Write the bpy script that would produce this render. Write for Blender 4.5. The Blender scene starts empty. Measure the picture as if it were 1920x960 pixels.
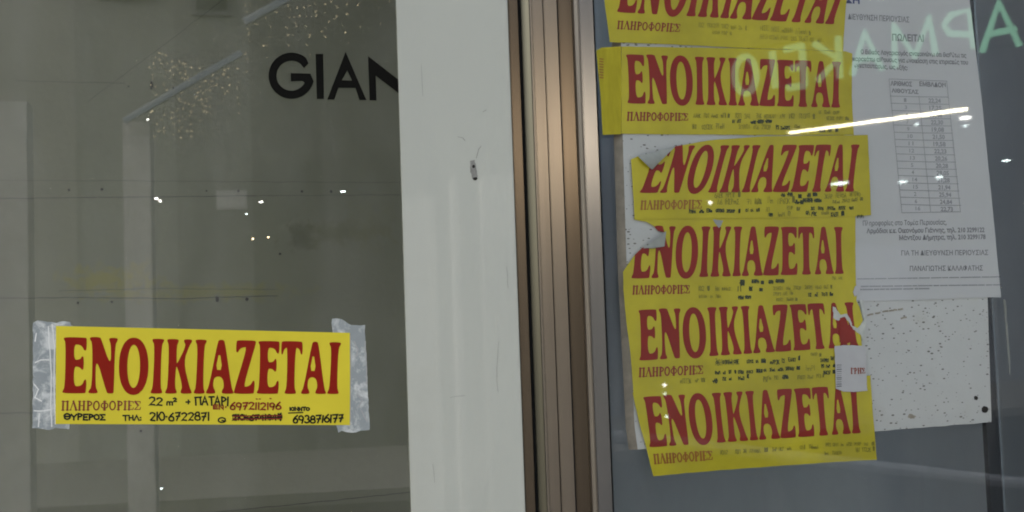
import bpy, bmesh, math, random
from mathutils import Vector, Matrix, noise
from mathutils.geometry import tessellate_polygon, intersect_point_line

S = bpy.context.scene
COL = S.collection
R = math.radians
random.seed(7)

# ------------------------------------------------------------------ camera
F = 2200.0                                   # focal length in pixels of the 1920 wide photograph
CAM = Vector((0.0, -2.0, 1.45))
yaw, pitch, roll = R(9.0), R(3.45), R(2.0)
fw = Vector((math.sin(yaw) * math.cos(pitch), math.cos(yaw) * math.cos(pitch), math.sin(pitch)))
r0 = Vector((math.cos(yaw), -math.sin(yaw), 0))
u0 = r0.cross(fw)
rt = r0 * math.cos(roll) - u0 * math.sin(roll)
up = u0 * math.cos(roll) + r0 * math.sin(roll)
cd = bpy.data.cameras.new('camera')
cd.sensor_width = 36.0
cd.lens = F / 1920 * 36.0
cd.clip_start, cd.clip_end = 0.05, 500
cam = bpy.data.objects.new('camera', cd)
COL.objects.link(cam)
m3 = Matrix((rt, up, -fw)).transposed()
cam.matrix_world = Matrix.Translation(CAM) @ m3.to_4x4()
cd.dof.use_dof = True
cd.dof.focus_distance = 2.02
cd.dof.aperture_fstop = 10.0
S.camera = cam

# ------------------------------------------------------------------ world, sun, exposure
SUN_EL, SUN_AZ = R(38), R(285)              # azimuth clockwise from +y
W = bpy.data.worlds.new('World')
S.world = W
W.use_nodes = True
wn = W.node_tree
sky = wn.nodes.new('ShaderNodeTexSky')
sky.sky_type = 'NISHITA'
sky.sun_disc = False
sky.sun_elevation = SUN_EL
sky.sun_rotation = SUN_AZ
sky.air_density, sky.dust_density = 1.0, 4.0
hs = wn.nodes.new('ShaderNodeHueSaturation')
hs.inputs['Saturation'].default_value = 0.5
wn.links.new(sky.outputs[0], hs.inputs['Color'])
wn.links.new(hs.outputs[0], wn.nodes['Background'].inputs['Color'])
wn.nodes['Background'].inputs['Strength'].default_value = 0.14
sl = bpy.data.lights.new('sun', 'SUN')
sl.energy, sl.angle, sl.color = 0.5, R(40), (1.0, 0.98, 0.92)
so = bpy.data.objects.new('sun', sl)
COL.objects.link(so)
sd = Vector((math.sin(SUN_AZ) * math.cos(SUN_EL), math.cos(SUN_AZ) * math.cos(SUN_EL), math.sin(SUN_EL)))
so.rotation_euler = (-sd).to_track_quat('-Z', 'Y').to_euler()
S.view_settings.view_transform = 'Standard'
S.view_settings.look = 'None'
S.view_settings.gamma = 1.0
S.view_settings.exposure = 1.62
S.cycles.max_bounces = 10
S.cycles.transparent_max_bounces = 12
S.cycles.caustics_reflective = False
S.cycles.use_denoising = True
S.cycles.filter_width = 1.9

# ------------------------------------------------------------------ planes of the shopfront
class Plane:
    def __init__(self, p, n):
        self.p, self.n = Vector(p), Vector(n).normalized()
    def at(self, x, y, off=0.0):             # the point of the wall that the photograph shows at pixel x, y
        d = fw + rt * ((x - 960) / F) + up * ((480 - y) / F)
        q = self.p + self.n * off
        return CAM + d * ((q - CAM).dot(self.n) / d.dot(self.n))
    def across(self, x, y, depth):           # the place across the street whose reflection the pane shows at pixel x, y
        a = self.at(x, y)
        d = (a - CAM).normalized()
        v = a + d * (depth / -d.dot(self.n))
        return v - self.n * (2 * (v - self.p).dot(self.n))
PL = Plane((0, 0, 0), (0, -1, 0))
cx = PL.at(1131, 480, 0.0)
TURN = R(12)
PR = Plane((cx.x, 0, 0), (math.sin(TURN), -math.cos(TURN), 0))
RT = Vector((math.cos(TURN), math.sin(TURN), 0))        # along the right-hand pane
LT = Vector((1, 0, 0))

# ------------------------------------------------------------------ materials
def nd(t, typ, **kw):
    n = t.nodes.new(typ)
    for k, v in kw.items():
        if k in n.inputs.keys():
            n.inputs[k].default_value = v
        else:
            setattr(n, k, v)
    return n

def mat(name, col, rough=0.6, metal=0.0, var=0.12, scale=8.0, bump=0.0, bscale=40.0, coat=0.0, coat_ior=1.5, spec=0.06, stretch=(1, 1, 1), dirt=None, dscale=3.0, damt=0.5):
    m = bpy.data.materials.new(name)
    m.use_nodes = True
    t = m.node_tree
    b = t.nodes['Principled BSDF']
    b.inputs['Roughness'].default_value = rough
    b.inputs['Metallic'].default_value = metal
    b.inputs['Specular IOR Level'].default_value = spec
    b.inputs['Coat Weight'].default_value = coat
    b.inputs['Coat Roughness'].default_value = 0.02
    b.inputs['Coat IOR'].default_value = coat_ior
    tc = nd(t, 'ShaderNodeNewGeometry')
    mp = nd(t, 'ShaderNodeMapping')
    mp.inputs['Scale'].default_value = stretch
    t.links.new(tc.outputs['Position'], mp.inputs['Vector'])
    n = nd(t, 'ShaderNodeTexNoise', Scale=scale, Detail=6.0, Roughness=0.6)
    t.links.new(mp.outputs[0], n.inputs['Vector'])
    rmp = nd(t, 'ShaderNodeMapRange')
    rmp.inputs['From Min'].default_value, rmp.inputs['From Max'].default_value = 0.3, 0.7
    rmp.inputs['To Min'].default_value, rmp.inputs['To Max'].default_value = 1 - var, 1 + var
    t.links.new(n.outputs['Fac'], rmp.inputs['Value'])
    mul = nd(t, 'ShaderNodeVectorMath', operation='SCALE')
    mul.inputs[0].default_value = col
    t.links.new(rmp.outputs[0], mul.inputs['Scale'])
    last = mul.outputs[0]
    if dirt:
        n2 = nd(t, 'ShaderNodeTexNoise', Scale=dscale, Detail=8.0, Roughness=0.65)
        t.links.new(tc.outputs['Position'], n2.inputs['Vector'])
        r2 = nd(t, 'ShaderNodeMapRange')
        r2.inputs['From Min'].default_value, r2.inputs['From Max'].default_value = 0.52, 0.72
        r2.inputs['To Min'].default_value, r2.inputs['To Max'].default_value = 0, damt
        t.links.new(n2.outputs['Fac'], r2.inputs['Value'])
        mx = nd(t, 'ShaderNodeMixRGB')
        mx.inputs['Color2'].default_value = (*dirt, 1)
        t.links.new(r2.outputs[0], mx.inputs['Fac'])
        t.links.new(last, mx.inputs['Color1'])
        last = mx.outputs[0]
    t.links.new(last, b.inputs['Base Color'])
    if bump:
        nb = nd(t, 'ShaderNodeTexNoise', Scale=bscale, Detail=4.0)
        t.links.new(mp.outputs[0], nb.inputs['Vector'])
        bp = nd(t, 'ShaderNodeBump', Strength=bump, Distance=0.004)
        t.links.new(nb.outputs['Fac'], bp.inputs['Height'])
        t.links.new(bp.outputs[0], b.inputs['Normal'])
    return m

def glow(name, col, power):
    m = bpy.data.materials.new(name)
    m.use_nodes = True
    t = m.node_tree
    b = t.nodes['Principled BSDF']
    b.inputs['Base Color'].default_value = (0.04, 0.04, 0.04, 1)
    b.inputs['Emission Color'].default_value = (*col, 1)
    b.inputs['Emission Strength'].default_value = power
    m.cycles.emission_sampling = 'NONE'
    return m

def glass(name, tint, f0=0.065):
    m = bpy.data.materials.new(name)
    m.use_nodes = True
    t = m.node_tree
    t.nodes.remove(t.nodes['Principled BSDF'])
    out = t.nodes['Material Output']
    lw = nd(t, 'ShaderNodeLayerWeight', Blend=0.5)
    pw = nd(t, 'ShaderNodeMath', operation='POWER')
    pw.inputs[1].default_value = 5.0
    t.links.new(lw.outputs['Facing'], pw.inputs[0])
    ma = nd(t, 'ShaderNodeMath', operation='MULTIPLY_ADD')
    ma.inputs[1].default_value, ma.inputs[2].default_value = 1 - f0, f0
    t.links.new(pw.outputs[0], ma.inputs[0])
    tr = nd(t, 'ShaderNodeBsdfTransparent')
    tr.inputs['Color'].default_value = (*tint, 1)
    gl = nd(t, 'ShaderNodeBsdfGlossy', Roughness=0.0)
    mx = nd(t, 'ShaderNodeMixShader')
    t.links.new(ma.outputs[0], mx.inputs[0])
    t.links.new(tr.outputs[0], mx.inputs[1])
    t.links.new(gl.outputs[0], mx.inputs[2])
    g = nd(t, 'ShaderNodeNewGeometry')
    mp = nd(t, 'ShaderNodeMapping')
    mp.inputs['Scale'].default_value = (9, 9, 2.5)
    t.links.new(g.outputs['Position'], mp.inputs['Vector'])
    n = nd(t, 'ShaderNodeTexNoise', Scale=1.0, Detail=9.0, Roughness=0.68, Distortion=0.8)
    t.links.new(mp.outputs[0], n.inputs['Vector'])
    r = nd(t, 'ShaderNodeMapRange')
    r.inputs['From Min'].default_value, r.inputs['From Max'].default_value = 0.42, 0.75
    r.inputs['To Min'].default_value, r.inputs['To Max'].default_value = 0.004, 0.055
    t.links.new(n.outputs['Fac'], r.inputs['Value'])
    df = nd(t, 'ShaderNodeBsdfDiffuse')
    df.inputs['Color'].default_value = (0.45, 0.45, 0.42, 1)
    m2 = nd(t, 'ShaderNodeMixShader')
    t.links.new(r.outputs[0], m2.inputs[0])
    t.links.new(mx.outputs[0], m2.inputs[1])
    t.links.new(df.outputs[0], m2.inputs[2])
    t.links.new(m2.outputs[0], out.inputs['Surface'])
    return m

def board_mat():
    m = mat('board_white', (0.385, 0.40, 0.38), 0.7, var=0.06, scale=5, coat=0.6, bump=0.1, bscale=90, dirt=(0.30, 0.29, 0.23), dscale=9, damt=0.35)
    t = m.node_tree
    b = t.nodes['Principled BSDF']
    src = b.inputs['Base Color'].links[0].from_socket
    g = nd(t, 'ShaderNodeNewGeometry')
    mp = nd(t, 'ShaderNodeMapping')
    mp.inputs['Rotation'].default_value = (0, R(-28), 0)
    mp.inputs['Scale'].default_value = (92, 92, 205)
    t.links.new(g.outputs['Position'], mp.inputs['Vector'])
    vo = nd(t, 'ShaderNodeTexVoronoi', Scale=1.0, Randomness=1.0)
    t.links.new(mp.outputs[0], vo.inputs['Vector'])
    sep = nd(t, 'ShaderNodeSeparateColor')
    t.links.new(vo.outputs['Color'], sep.inputs[0])
    # each cell gets its own fleck size; many get none
    cl = nd(t, 'ShaderNodeTexNoise', Scale=9.0, Detail=3.0)
    t.links.new(g.outputs['Position'], cl.inputs['Vector'])
    cm = nd(t, 'ShaderNodeMath', operation='MULTIPLY_ADD')
    cm.inputs[1].default_value, cm.inputs[2].default_value = 1.6, -0.8
    t.links.new(cl.outputs['Fac'], cm.inputs[0])
    pa = nd(t, 'ShaderNodeMath', operation='ADD')
    t.links.new(cm.outputs[0], pa.inputs[0])
    t.links.new(sep.outputs[0], pa.inputs[1])
    rg = nd(t, 'ShaderNodeMapRange')
    rg.inputs['From Min'].default_value, rg.inputs['From Max'].default_value = 0.0, 1.0
    rg.inputs['To Min'].default_value, rg.inputs['To Max'].default_value = 0.0, 0.36
    t.links.new(pa.outputs[0], rg.inputs['Value'])
    lt = nd(t, 'ShaderNodeMath', operation='SUBTRACT')
    t.links.new(rg.outputs[0], lt.inputs[0])
    t.links.new(vo.outputs['Distance'], lt.inputs[1])
    sm = nd(t, 'ShaderNodeMapRange')
    sm.inputs['From Min'].default_value, sm.inputs['From Max'].default_value = 0.0, 0.08
    sm.inputs['To Min'].default_value, sm.inputs['To Max'].default_value = 0, 0.85
    t.links.new(lt.outputs[0], sm.inputs['Value'])
    mx = nd(t, 'ShaderNodeMixRGB')
    mx.inputs['Color2'].default_value = (0.07, 0.065, 0.05, 1)
    t.links.new(sm.outputs[0], mx.inputs['Fac'])
    t.links.new(src, mx.inputs['Color1'])
    t.links.new(mx.outputs[0], b.inputs['Base Color'])
    return m

def tape_mat():
    m = mat('masking_tape', (0.58, 0.60, 0.585), 0.55, var=0.06, scale=20, bump=0.5, bscale=60)
    t = m.node_tree
    b = t.nodes['Principled BSDF']
    src = b.inputs['Base Color'].links[0].from_socket
    g = nd(t, 'ShaderNodeNewGeometry')
    n = nd(t, 'ShaderNodeTexNoise', Scale=26.0, Detail=9.0, Roughness=0.72, Distortion=0.6)
    t.links.new(g.outputs['Position'], n.inputs['Vector'])
    r = nd(t, 'ShaderNodeMapRange')
    r.inputs['From Min'].default_value, r.inputs['From Max'].default_value = 0.47, 0.60
    r.inputs['To Min'].default_value, r.inputs['To Max'].default_value = 0.95, 0
    t.links.new(n.outputs['Fac'], r.inputs['Value'])
    mx = nd(t, 'ShaderNodeMixRGB')
    mx.inputs['Color2'].default_value = (0.27, 0.30, 0.305, 1)
    t.links.new(r.outputs[0], mx.inputs['Fac'])
    t.links.new(src, mx.inputs['Color1'])
    t.links.new(mx.outputs[0], b.inputs['Base Color'])
    return m

def wall_mat():
    m = mat('stained_plaster', (0.158, 0.158, 0.112), 0.9, var=0.08, scale=3, bump=0.15, bscale=60, dirt=(0.13, 0.13, 0.10), dscale=4, damt=0.25)
    t = m.node_tree
    b = t.nodes['Principled BSDF']
    last = b.inputs['Base Color'].links[0].from_socket
    g = nd(t, 'ShaderNodeNewGeometry')
    for (px, py, rx, rz, col, amt) in ((205, 525, 0.09, 0.035, (0.22, 0.195, 0.05), 0.95), (380, 548, 0.20, 0.02, (0.20, 0.185, 0.065), 0.8),
                                       (565, 440, 0.03, 0.035, (0.07, 0.07, 0.045), 0.6), (640, 437, 0.10, 0.03, (0.11, 0.108, 0.055), 0.75), (690, 420, 0.05, 0.06, (0.16, 0.155, 0.085), 0.45)):
        c = PL.at(px, py, -0.7)
        mp = nd(t, 'ShaderNodeVectorMath', operation='SUBTRACT')
        mp.inputs[1].default_value = c
        t.links.new(g.outputs['Position'], mp.inputs[0])
        sc = nd(t, 'ShaderNodeVectorMath', operation='MULTIPLY')
        sc.inputs[1].default_value = (1 / rx, 0, 1 / rz)
        t.links.new(mp.outputs[0], sc.inputs[0])
        ln = nd(t, 'ShaderNodeVectorMath', operation='LENGTH')
        t.links.new(sc.outputs[0], ln.inputs[0])
        n = nd(t, 'ShaderNodeTexNoise', Scale=30.0, Detail=8.0, Roughness=0.7)
        t.links.new(g.outputs['Position'], n.inputs['Vector'])
        ad = nd(t, 'ShaderNodeMath', operation='MULTIPLY_ADD')
        ad.inputs[1].default_value, ad.inputs[2].default_value = 4.6, -2.3
        t.links.new(n.outputs['Fac'], ad.inputs[0])
        sm = nd(t, 'ShaderNodeMath', operation='ADD')
        t.links.new(ln.outputs['Value'], sm.inputs[0])
        t.links.new(ad.outputs[0], sm.inputs[1])
        r = nd(t, 'ShaderNodeMapRange')
        r.inputs['From Min'].default_value, r.inputs['From Max'].default_value = 0.2, 1.25
        r.inputs['To Min'].default_value, r.inputs['To Max'].default_value = amt, 0
        t.links.new(sm.outputs[0], r.inputs['Value'])
        mx = nd(t, 'ShaderNodeMixRGB')
        mx.inputs['Color2'].default_value = (*col, 1)
        t.links.new(r.outputs[0], mx.inputs['Fac'])
        t.links.new(last, mx.inputs['Color1'])
        last = mx.outputs[0]
    t.links.new(last, b.inputs['Base Color'])
    return m

M = {}
M['glass'] = glass('window_glass', (0.93, 0.95, 0.94))
M['glass_r'] = glass('door_glass', (0.88, 0.91, 0.93), 0.034)
M['panel'] = mat('white_panel_paint', (0.435, 0.45, 0.40), 0.5, var=0.035, scale=2.5, bump=0.05, bscale=150, coat=1.0, coat_ior=1.38, dirt=(0.36, 0.365, 0.31), dscale=2.6, damt=0.5, stretch=(1, 1, 0.3))
M['hole'] = mat('dark_hole', (0.03, 0.028, 0.025), 0.9)
M['putty'] = mat('grey_putty', (0.26, 0.26, 0.24), 0.9, var=0.3, scale=60)
M['bronze'] = mat('bronze_metal', (0.25, 0.215, 0.175), 0.27, 0.9, var=0.10, scale=2, stretch=(40, 40, 0.6))
M['bronze_dark'] = mat('dark_bronze_metal', (0.14, 0.112, 0.083), 0.25, 0.9, var=0.15, scale=2, stretch=(40, 40, 0.6))
M['bronze_olive'] = mat('olive_bronze_metal', (0.10, 0.095, 0.07), 0.32, 0.8, var=0.12, scale=2, stretch=(40, 40, 0.6))
M['bead'] = mat('bright_bead_metal', (0.26, 0.23, 0.19), 0.3, 0.75, var=0.08, scale=3)
M['steel'] = mat('grey_steel', (0.22, 0.215, 0.21), 0.24, 0.85, var=0.10, scale=2, stretch=(40, 40, 0.6))
M['gasket'] = mat('black_rubber', (0.015, 0.016, 0.016), 0.6)
M['yellow'] = mat('yellow_paper', (0.65, 0.55, 0.043), 0.7, var=0.06, scale=6, bump=0.25, bscale=14)
M['yellow_old_dim'] = mat('old_dimmed_yellow_paper', (0.37, 0.325, 0.018), 0.7, var=0.22, scale=5, bump=0.5, bscale=15, coat=1.0, coat_ior=1.42, dirt=(0.28, 0.25, 0.04), dscale=6, damt=0.5)  # old paper, base also darkened for the dimmer light on the right
M['red'] = mat('red_ink', (0.25, 0.016, 0.008), 0.6, var=0.05, scale=20)
M['red_old'] = mat('faded_red_ink', (0.185, 0.011, 0.004), 0.6, var=0.12, scale=14, coat=1.0, coat_ior=1.42)
M['red_thin'] = mat('thin_red_ink', (0.19, 0.035, 0.015), 0.6, coat=1.0, coat_ior=1.42)
M['red_pale'] = mat('pale_red_ink', (0.24, 0.10, 0.02), 0.6, coat=1.0, coat_ior=1.42)
M['pen'] = mat('black_marker', (0.018, 0.018, 0.012), 0.6, coat=0.3)
M['pen_red'] = mat('red_marker', (0.23, 0.03, 0.02), 0.6)
M['pen_old'] = mat('green_black_marker', (0.03, 0.038, 0.015), 0.6, coat=1.0, coat_ior=1.42)
M['pen_faded'] = mat('faded_marker', (0.14, 0.13, 0.02), 0.6, coat=1.0, coat_ior=1.42)
M['pen_fainter'] = mat('bleached_marker', (0.22, 0.20, 0.022), 0.6, coat=1.0, coat_ior=1.42)
M['back'] = mat('paper_back', (0.25, 0.265, 0.24), 0.75, var=0.12, scale=30)
M['notice'] = mat('white_notice_paper', (0.365, 0.38, 0.37), 0.7, var=0.03, scale=5, bump=0.10, bscale=14, coat=1.0, coat_ior=1.42)
M['notice_ink'] = mat('grey_print', (0.14, 0.145, 0.15), 0.7, coat=1.0, coat_ior=1.42)
M['notice_pale'] = mat('pale_print', (0.22, 0.23, 0.235), 0.7, coat=1.0, coat_ior=1.42)
M['notice_blue'] = mat('blue_print', (0.05, 0.06, 0.14), 0.7, coat=1.0, coat_ior=1.42)
M['label'] = mat('white_label', (0.37, 0.375, 0.37), 0.6, var=0.04, scale=30, coat=1.0, coat_ior=1.42)
M['torn'] = mat('torn_paper_core', (0.40, 0.42, 0.38), 0.8, var=0.15, scale=60, coat=0.6)
M['board'] = board_mat()
M['board_edge'] = mat('board_edge', (0.24, 0.22, 0.175), 0.9, var=0.2, scale=40)
M['tape'] = tape_mat()
M['vinyl'] = mat('black_vinyl', (0.008, 0.008, 0.007), 0.9, spec=0.02)
M['wall'] = wall_mat()
M['wall_dark'] = mat('dark_joint', (0.075, 0.078, 0.06), 0.9, var=0.3, scale=30)  # dark tone of the cracks and board joints
M['inner'] = mat('inner_side_wall', (0.30, 0.30, 0.26), 0.9)
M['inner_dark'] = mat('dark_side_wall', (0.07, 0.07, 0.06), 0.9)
M['inner_r'] = mat('blue_grey_wall', (0.47, 0.485, 0.485), 0.9, var=0.10, scale=1.5)
M['post_dark'] = mat('dark_post', (0.03, 0.032, 0.034), 0.5)
M['post_edge'] = mat('post_edge', (0.25, 0.26, 0.26), 0.4, 0.5)
M['front'] = mat('shop_render', (0.35, 0.34, 0.31), 0.9, bump=0.2)
M['asphalt'] = mat('asphalt', (0.055, 0.055, 0.055), 0.9, bump=0.4, bscale=120)
M['paving'] = mat('paving', (0.27, 0.26, 0.24), 0.85, bump=0.2, bscale=30)
M['facade'] = mat('opposite_render', (0.20, 0.195, 0.18), 0.9, var=0.15, scale=0.8)
M['facade_glass'] = mat('dark_window', (0.02, 0.025, 0.03), 0.15)
M['pale'] = mat('pale_paint', (0.72, 0.70, 0.66), 0.7)
M['wire'] = mat('wire', (0.03, 0.04, 0.03), 0.7)
M['housing'] = mat('lamp_housing', (0.20, 0.20, 0.20), 0.5)
M['g_fairy'] = glow('fairy_glow', (1.0, 0.80, 0.48), 2.7)
M['g_white'] = glow('white_glow', (1.0, 0.97, 0.90), 22.0)
M['g_cool'] = glow('cool_glow', (0.85, 1.0, 0.98), 16.0)
M['g_warm'] = glow('warm_glow', (1.0, 0.72, 0.42), 18.0)
M['g_dim'] = glow('dim_glow', (0.75, 0.85, 1.0), 0.22)
M['g_green'] = glow('green_neon', (0.45, 0.95, 0.62), 1.6)
M['g_tube'] = glow('tube_glow', (1.0, 0.90, 0.62), 30.0)

# ------------------------------------------------------------------ object helpers
def link(name, bm, m, parent=None, base=None, smooth=False):
    """ONE mesh object; its origin goes to the foot of its bounding box (or BASE)."""
    me = bpy.data.meshes.new(name)
    vs = [v.co for v in bm.verts]
    lo = Vector([min(v[i] for v in vs) for i in range(3)])
    hi = Vector([max(v[i] for v in vs) for i in range(3)])
    b = base or Vector(((lo.x + hi.x) / 2, (lo.y + hi.y) / 2, lo.z))
    bmesh.ops.translate(bm, verts=bm.verts, vec=-b)
    bm.to_mesh(me)
    bm.free()
    for p in me.polygons:
        p.use_smooth = smooth
    for mm in (m if isinstance(m, (list, tuple)) else [m]):
        me.materials.append(mm)
    o = bpy.data.objects.new(name, me)
    COL.objects.link(o)
    if parent:
        o.parent = parent
        w = Vector((0, 0, 0))
        q = parent
        while q:
            w += q.location
            q = q.parent
        o.location = b - w
    else:
        o.location = b
    return o

def tag(o, label=None, cat=None, group=None, kind=None):
    if label: o['label'] = label
    if cat: o['category'] = cat
    if group: o['group'] = group
    if kind: o['kind'] = kind
    return o

def thing(name, label, cat, loc, group=None):
    o = bpy.data.objects.new(name, None)
    COL.objects.link(o)
    o.location = loc
    o.empty_display_size = 0.05
    return tag(o, label, cat, group)

def box(bm, lo, hi, bev=0.0):
    vs = [bm.verts.new((x, y, z)) for x in (lo[0], hi[0]) for y in (lo[1], hi[1]) for z in (lo[2], hi[2])]
    fs = [(0, 1, 3, 2), (4, 6, 7, 5), (0, 4, 5, 1), (2, 3, 7, 6), (0, 2, 6, 4), (1, 5, 7, 3)]
    out = [bm.faces.new([vs[i] for i in f]) for f in fs]
    if bev:
        bmesh.ops.bevel(bm, geom=list({e for f in out for e in f.edges}), offset=bev, segments=2, affect='EDGES')
    bmesh.ops.recalc_face_normals(bm, faces=bm.faces)
    return bm

def boxo(name, lo, hi, m, parent=None, bev=0.0):
    return link(name, box(bmesh.new(), lo, hi, bev), m, parent)

def prism(name, pts, z0, z1, m, parent=None, bev=0.0):
    """an upright prism over a plan outline"""
    bm = bmesh.new()
    a = [bm.verts.new((p[0], p[1], z0)) for p in pts]
    b = [bm.verts.new((p[0], p[1], z1)) for p in pts]
    bm.faces.new(a)
    bm.faces.new(b)
    n = len(pts)
    side = []
    for i in range(n):
        side.append(bm.faces.new((a[i], a[(i + 1) % n], b[(i + 1) % n], b[i])))
    bmesh.ops.recalc_face_normals(bm, faces=bm.faces)
    if bev:
        bmesh.ops.bevel(bm, geom=[e for e in bm.edges if abs(e.verts[0].co.z - e.verts[1].co.z) > 0.01], offset=bev, segments=2, affect='EDGES')
    return link(name, bm, m, parent)

def obox(bm, c, ax, ay, az, sx, sy, sz):
    """a box with its own axes"""
    vs = [bm.verts.new(c + ax * (sx * i) + ay * (sy * j) + az * (sz * k)) for i in (-.5, .5) for j in (-.5, .5) for k in (-.5, .5)]
    for f in [(0, 1, 3, 2), (4, 6, 7, 5), (0, 4, 5, 1), (2, 3, 7, 6), (0, 2, 6, 4), (1, 5, 7, 3)]:
        bm.faces.new([vs[i] for i in f])
    bmesh.ops.recalc_face_normals(bm, faces=bm.faces)
    return bm

def tube(bm, pts, r, n=8, caps=True):
    pts = [Vector(p) for p in pts]
    rings = []
    for i, p in enumerate(pts):
        d = (pts[min(i + 1, len(pts) - 1)] - pts[max(i - 1, 0)]).normalized()
        a = d.orthogonal().normalized() if i == 0 else (rings_a - d * rings_a.dot(d)).normalized()
        rings_a = a
        b = d.cross(a)
        rr = r[i] if isinstance(r, (list, tuple)) else r
        rings.append([bm.verts.new(p + (a * math.cos(2 * math.pi * k / n) + b * math.sin(2 * math.pi * k / n)) * rr) for k in range(n)])
    for i in range(len(pts) - 1):
        for k in range(n):
            bm.faces.new((rings[i][k], rings[i][(k + 1) % n], rings[i + 1][(k + 1) % n], rings[i + 1][k]))
    if caps:
        bm.faces.new(rings[0][::-1])
        bm.faces.new(rings[-1])
    bmesh.ops.recalc_face_normals(bm, faces=bm.faces)
    return bm

def ball(bm, c, r, ax=None, stretch=1.0):
    mt = Matrix.Translation(c)
    if ax is not None:
        q = ax.to_track_quat('X', 'Z').to_matrix().to_4x4()
        mt = mt @ q @ Matrix.Diagonal((stretch, 1, 1, 1))
    bmesh.ops.create_icosphere(bm, subdivisions=1, radius=r, matrix=mt)

# ---- flat shapes traced as outlines (in photograph pixels), set on a plane at their true place
def inside(p, poly):
    x, y = p
    c = False
    n = len(poly)
    for i in range(n):
        x1, y1 = poly[i]
        x2, y2 = poly[(i + 1) % n]
        if (y1 > y) != (y2 > y) and x < (x2 - x1) * (y - y1) / (y2 - y1) + x1:
            c = not c
    return c

def flat(shapes, cuts=()):
    """2-D bmesh of SHAPES = [(outer, [holes])...]; regions CUTS are taken out"""
    bm = bmesh.new()
    for outer, holes in shapes:
        loops = [[Vector((x, y, 0)) for x, y in l] for l in [outer] + list(holes)]
        tri = tessellate_polygon(loops)
        vs = [bm.verts.new(v) for l in loops for v in l]
        for t in tri:
            if len(set(t)) == 3:
                try:
                    bm.faces.new([vs[i] for i in t])
                except ValueError:
                    pass
    for cut in cuts:
        for i in range(len(cut)):
            (x1, y1), (x2, y2) = cut[i], cut[(i + 1) % len(cut)]
            nrm = Vector((y2 - y1, x1 - x2, 0))
            if nrm.length > 1e-6:
                bmesh.ops.bisect_plane(bm, geom=bm.verts[:] + bm.edges[:] + bm.faces[:], dist=1e-4, plane_co=(x1, y1, 0), plane_no=nrm.normalized())
        dead = [f for f in bm.faces if inside(f.calc_center_median()[:2], cut)]
        bmesh.ops.delete(bm, geom=dead, context='FACES')
    return bm

def settle(bm, pl, off, thick=0.0, lift=None):
    for v in bm.verts:
        o = off + (v.co.z) + (lift(v.co.x, v.co.y) if lift else 0)
        v.co = pl.at(v.co.x, v.co.y, o)
    bm.normal_update()
    if bm.faces and sum(f.normal.dot(pl.n) * f.calc_area() for f in bm.faces) < 0:
        bmesh.ops.reverse_faces(bm, faces=bm.faces[:])
    for f in bm.faces:
        if f.normal.dot(pl.n) < 0 and not lift:
            f.normal_flip()
    if thick:
        r = bmesh.ops.extrude_face_region(bm, geom=bm.faces[:])
        nv = [g for g in r['geom'] if isinstance(g, bmesh.types.BMVert)]
        # the copy becomes the front; the old faces turn round to be the back
        for v in bm.verts:
            if v not in set(nv):
                v.co -= pl.n * thick
        bmesh.ops.recalc_face_normals(bm, faces=bm.faces)
    return bm

def sheet(name, shapes, pl, off, m, parent=None, thick=0.0, cuts=(), lift=None):
    return link(name, settle(flat(shapes, cuts), pl, off, thick, lift), m, parent)

def quad(TL, TR, BR, BL):
    """unit square (u right, v up) -> photograph pixels"""
    def f(u, v):
        x = (BL[0] * (1 - u) + BR[0] * u) * (1 - v) + (TL[0] * (1 - u) + TR[0] * u) * v
        y = (BL[1] * (1 - u) + BR[1] * u) * (1 - v) + (TL[1] * (1 - u) + TR[1] * u) * v
        return (x, y)
    return f

def ragged(pts, amp, step, closed=True, seed=0):
    rnd = random.Random(seed)
    out = []
    n = len(pts)
    for i in range(n if closed else n - 1):
        a, b = pts[i], pts[(i + 1) % n]
        L = math.dist(a, b)
        k = max(1, int(L / step))
        for j in range(k):
            t = j / k
            out.append((a[0] + (b[0] - a[0]) * t + rnd.uniform(-amp, amp), a[1] + (b[1] - a[1]) * t + rnd.uniform(-amp, amp)))
    if not closed:
        out.append(pts[-1])
    return out

# ------------------------------------------------------------------ the printed capitals
def chaikin(p, it=2):
    for _ in range(it):
        q = []
        n = len(p)
        for i in range(n):
            a, b = p[i], p[(i + 1) % n]
            q.append((a[0] * .75 + b[0] * .25, a[1] * .75 + b[1] * .25))
            q.append((a[0] * .25 + b[0] * .75, a[1] * .25 + b[1] * .75))
        p = q
    return p

def ell(cx, cy, rx, ry, n=40, e=1.0):
    out = []
    for i in range(n):
        a = 2 * math.pi * i / n
        c, s = math.cos(a), math.sin(a)
        out.append((cx + rx * math.copysign(abs(c) ** e, c), cy + ry * math.copysign(abs(s) ** e, s)))
    return out

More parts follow.
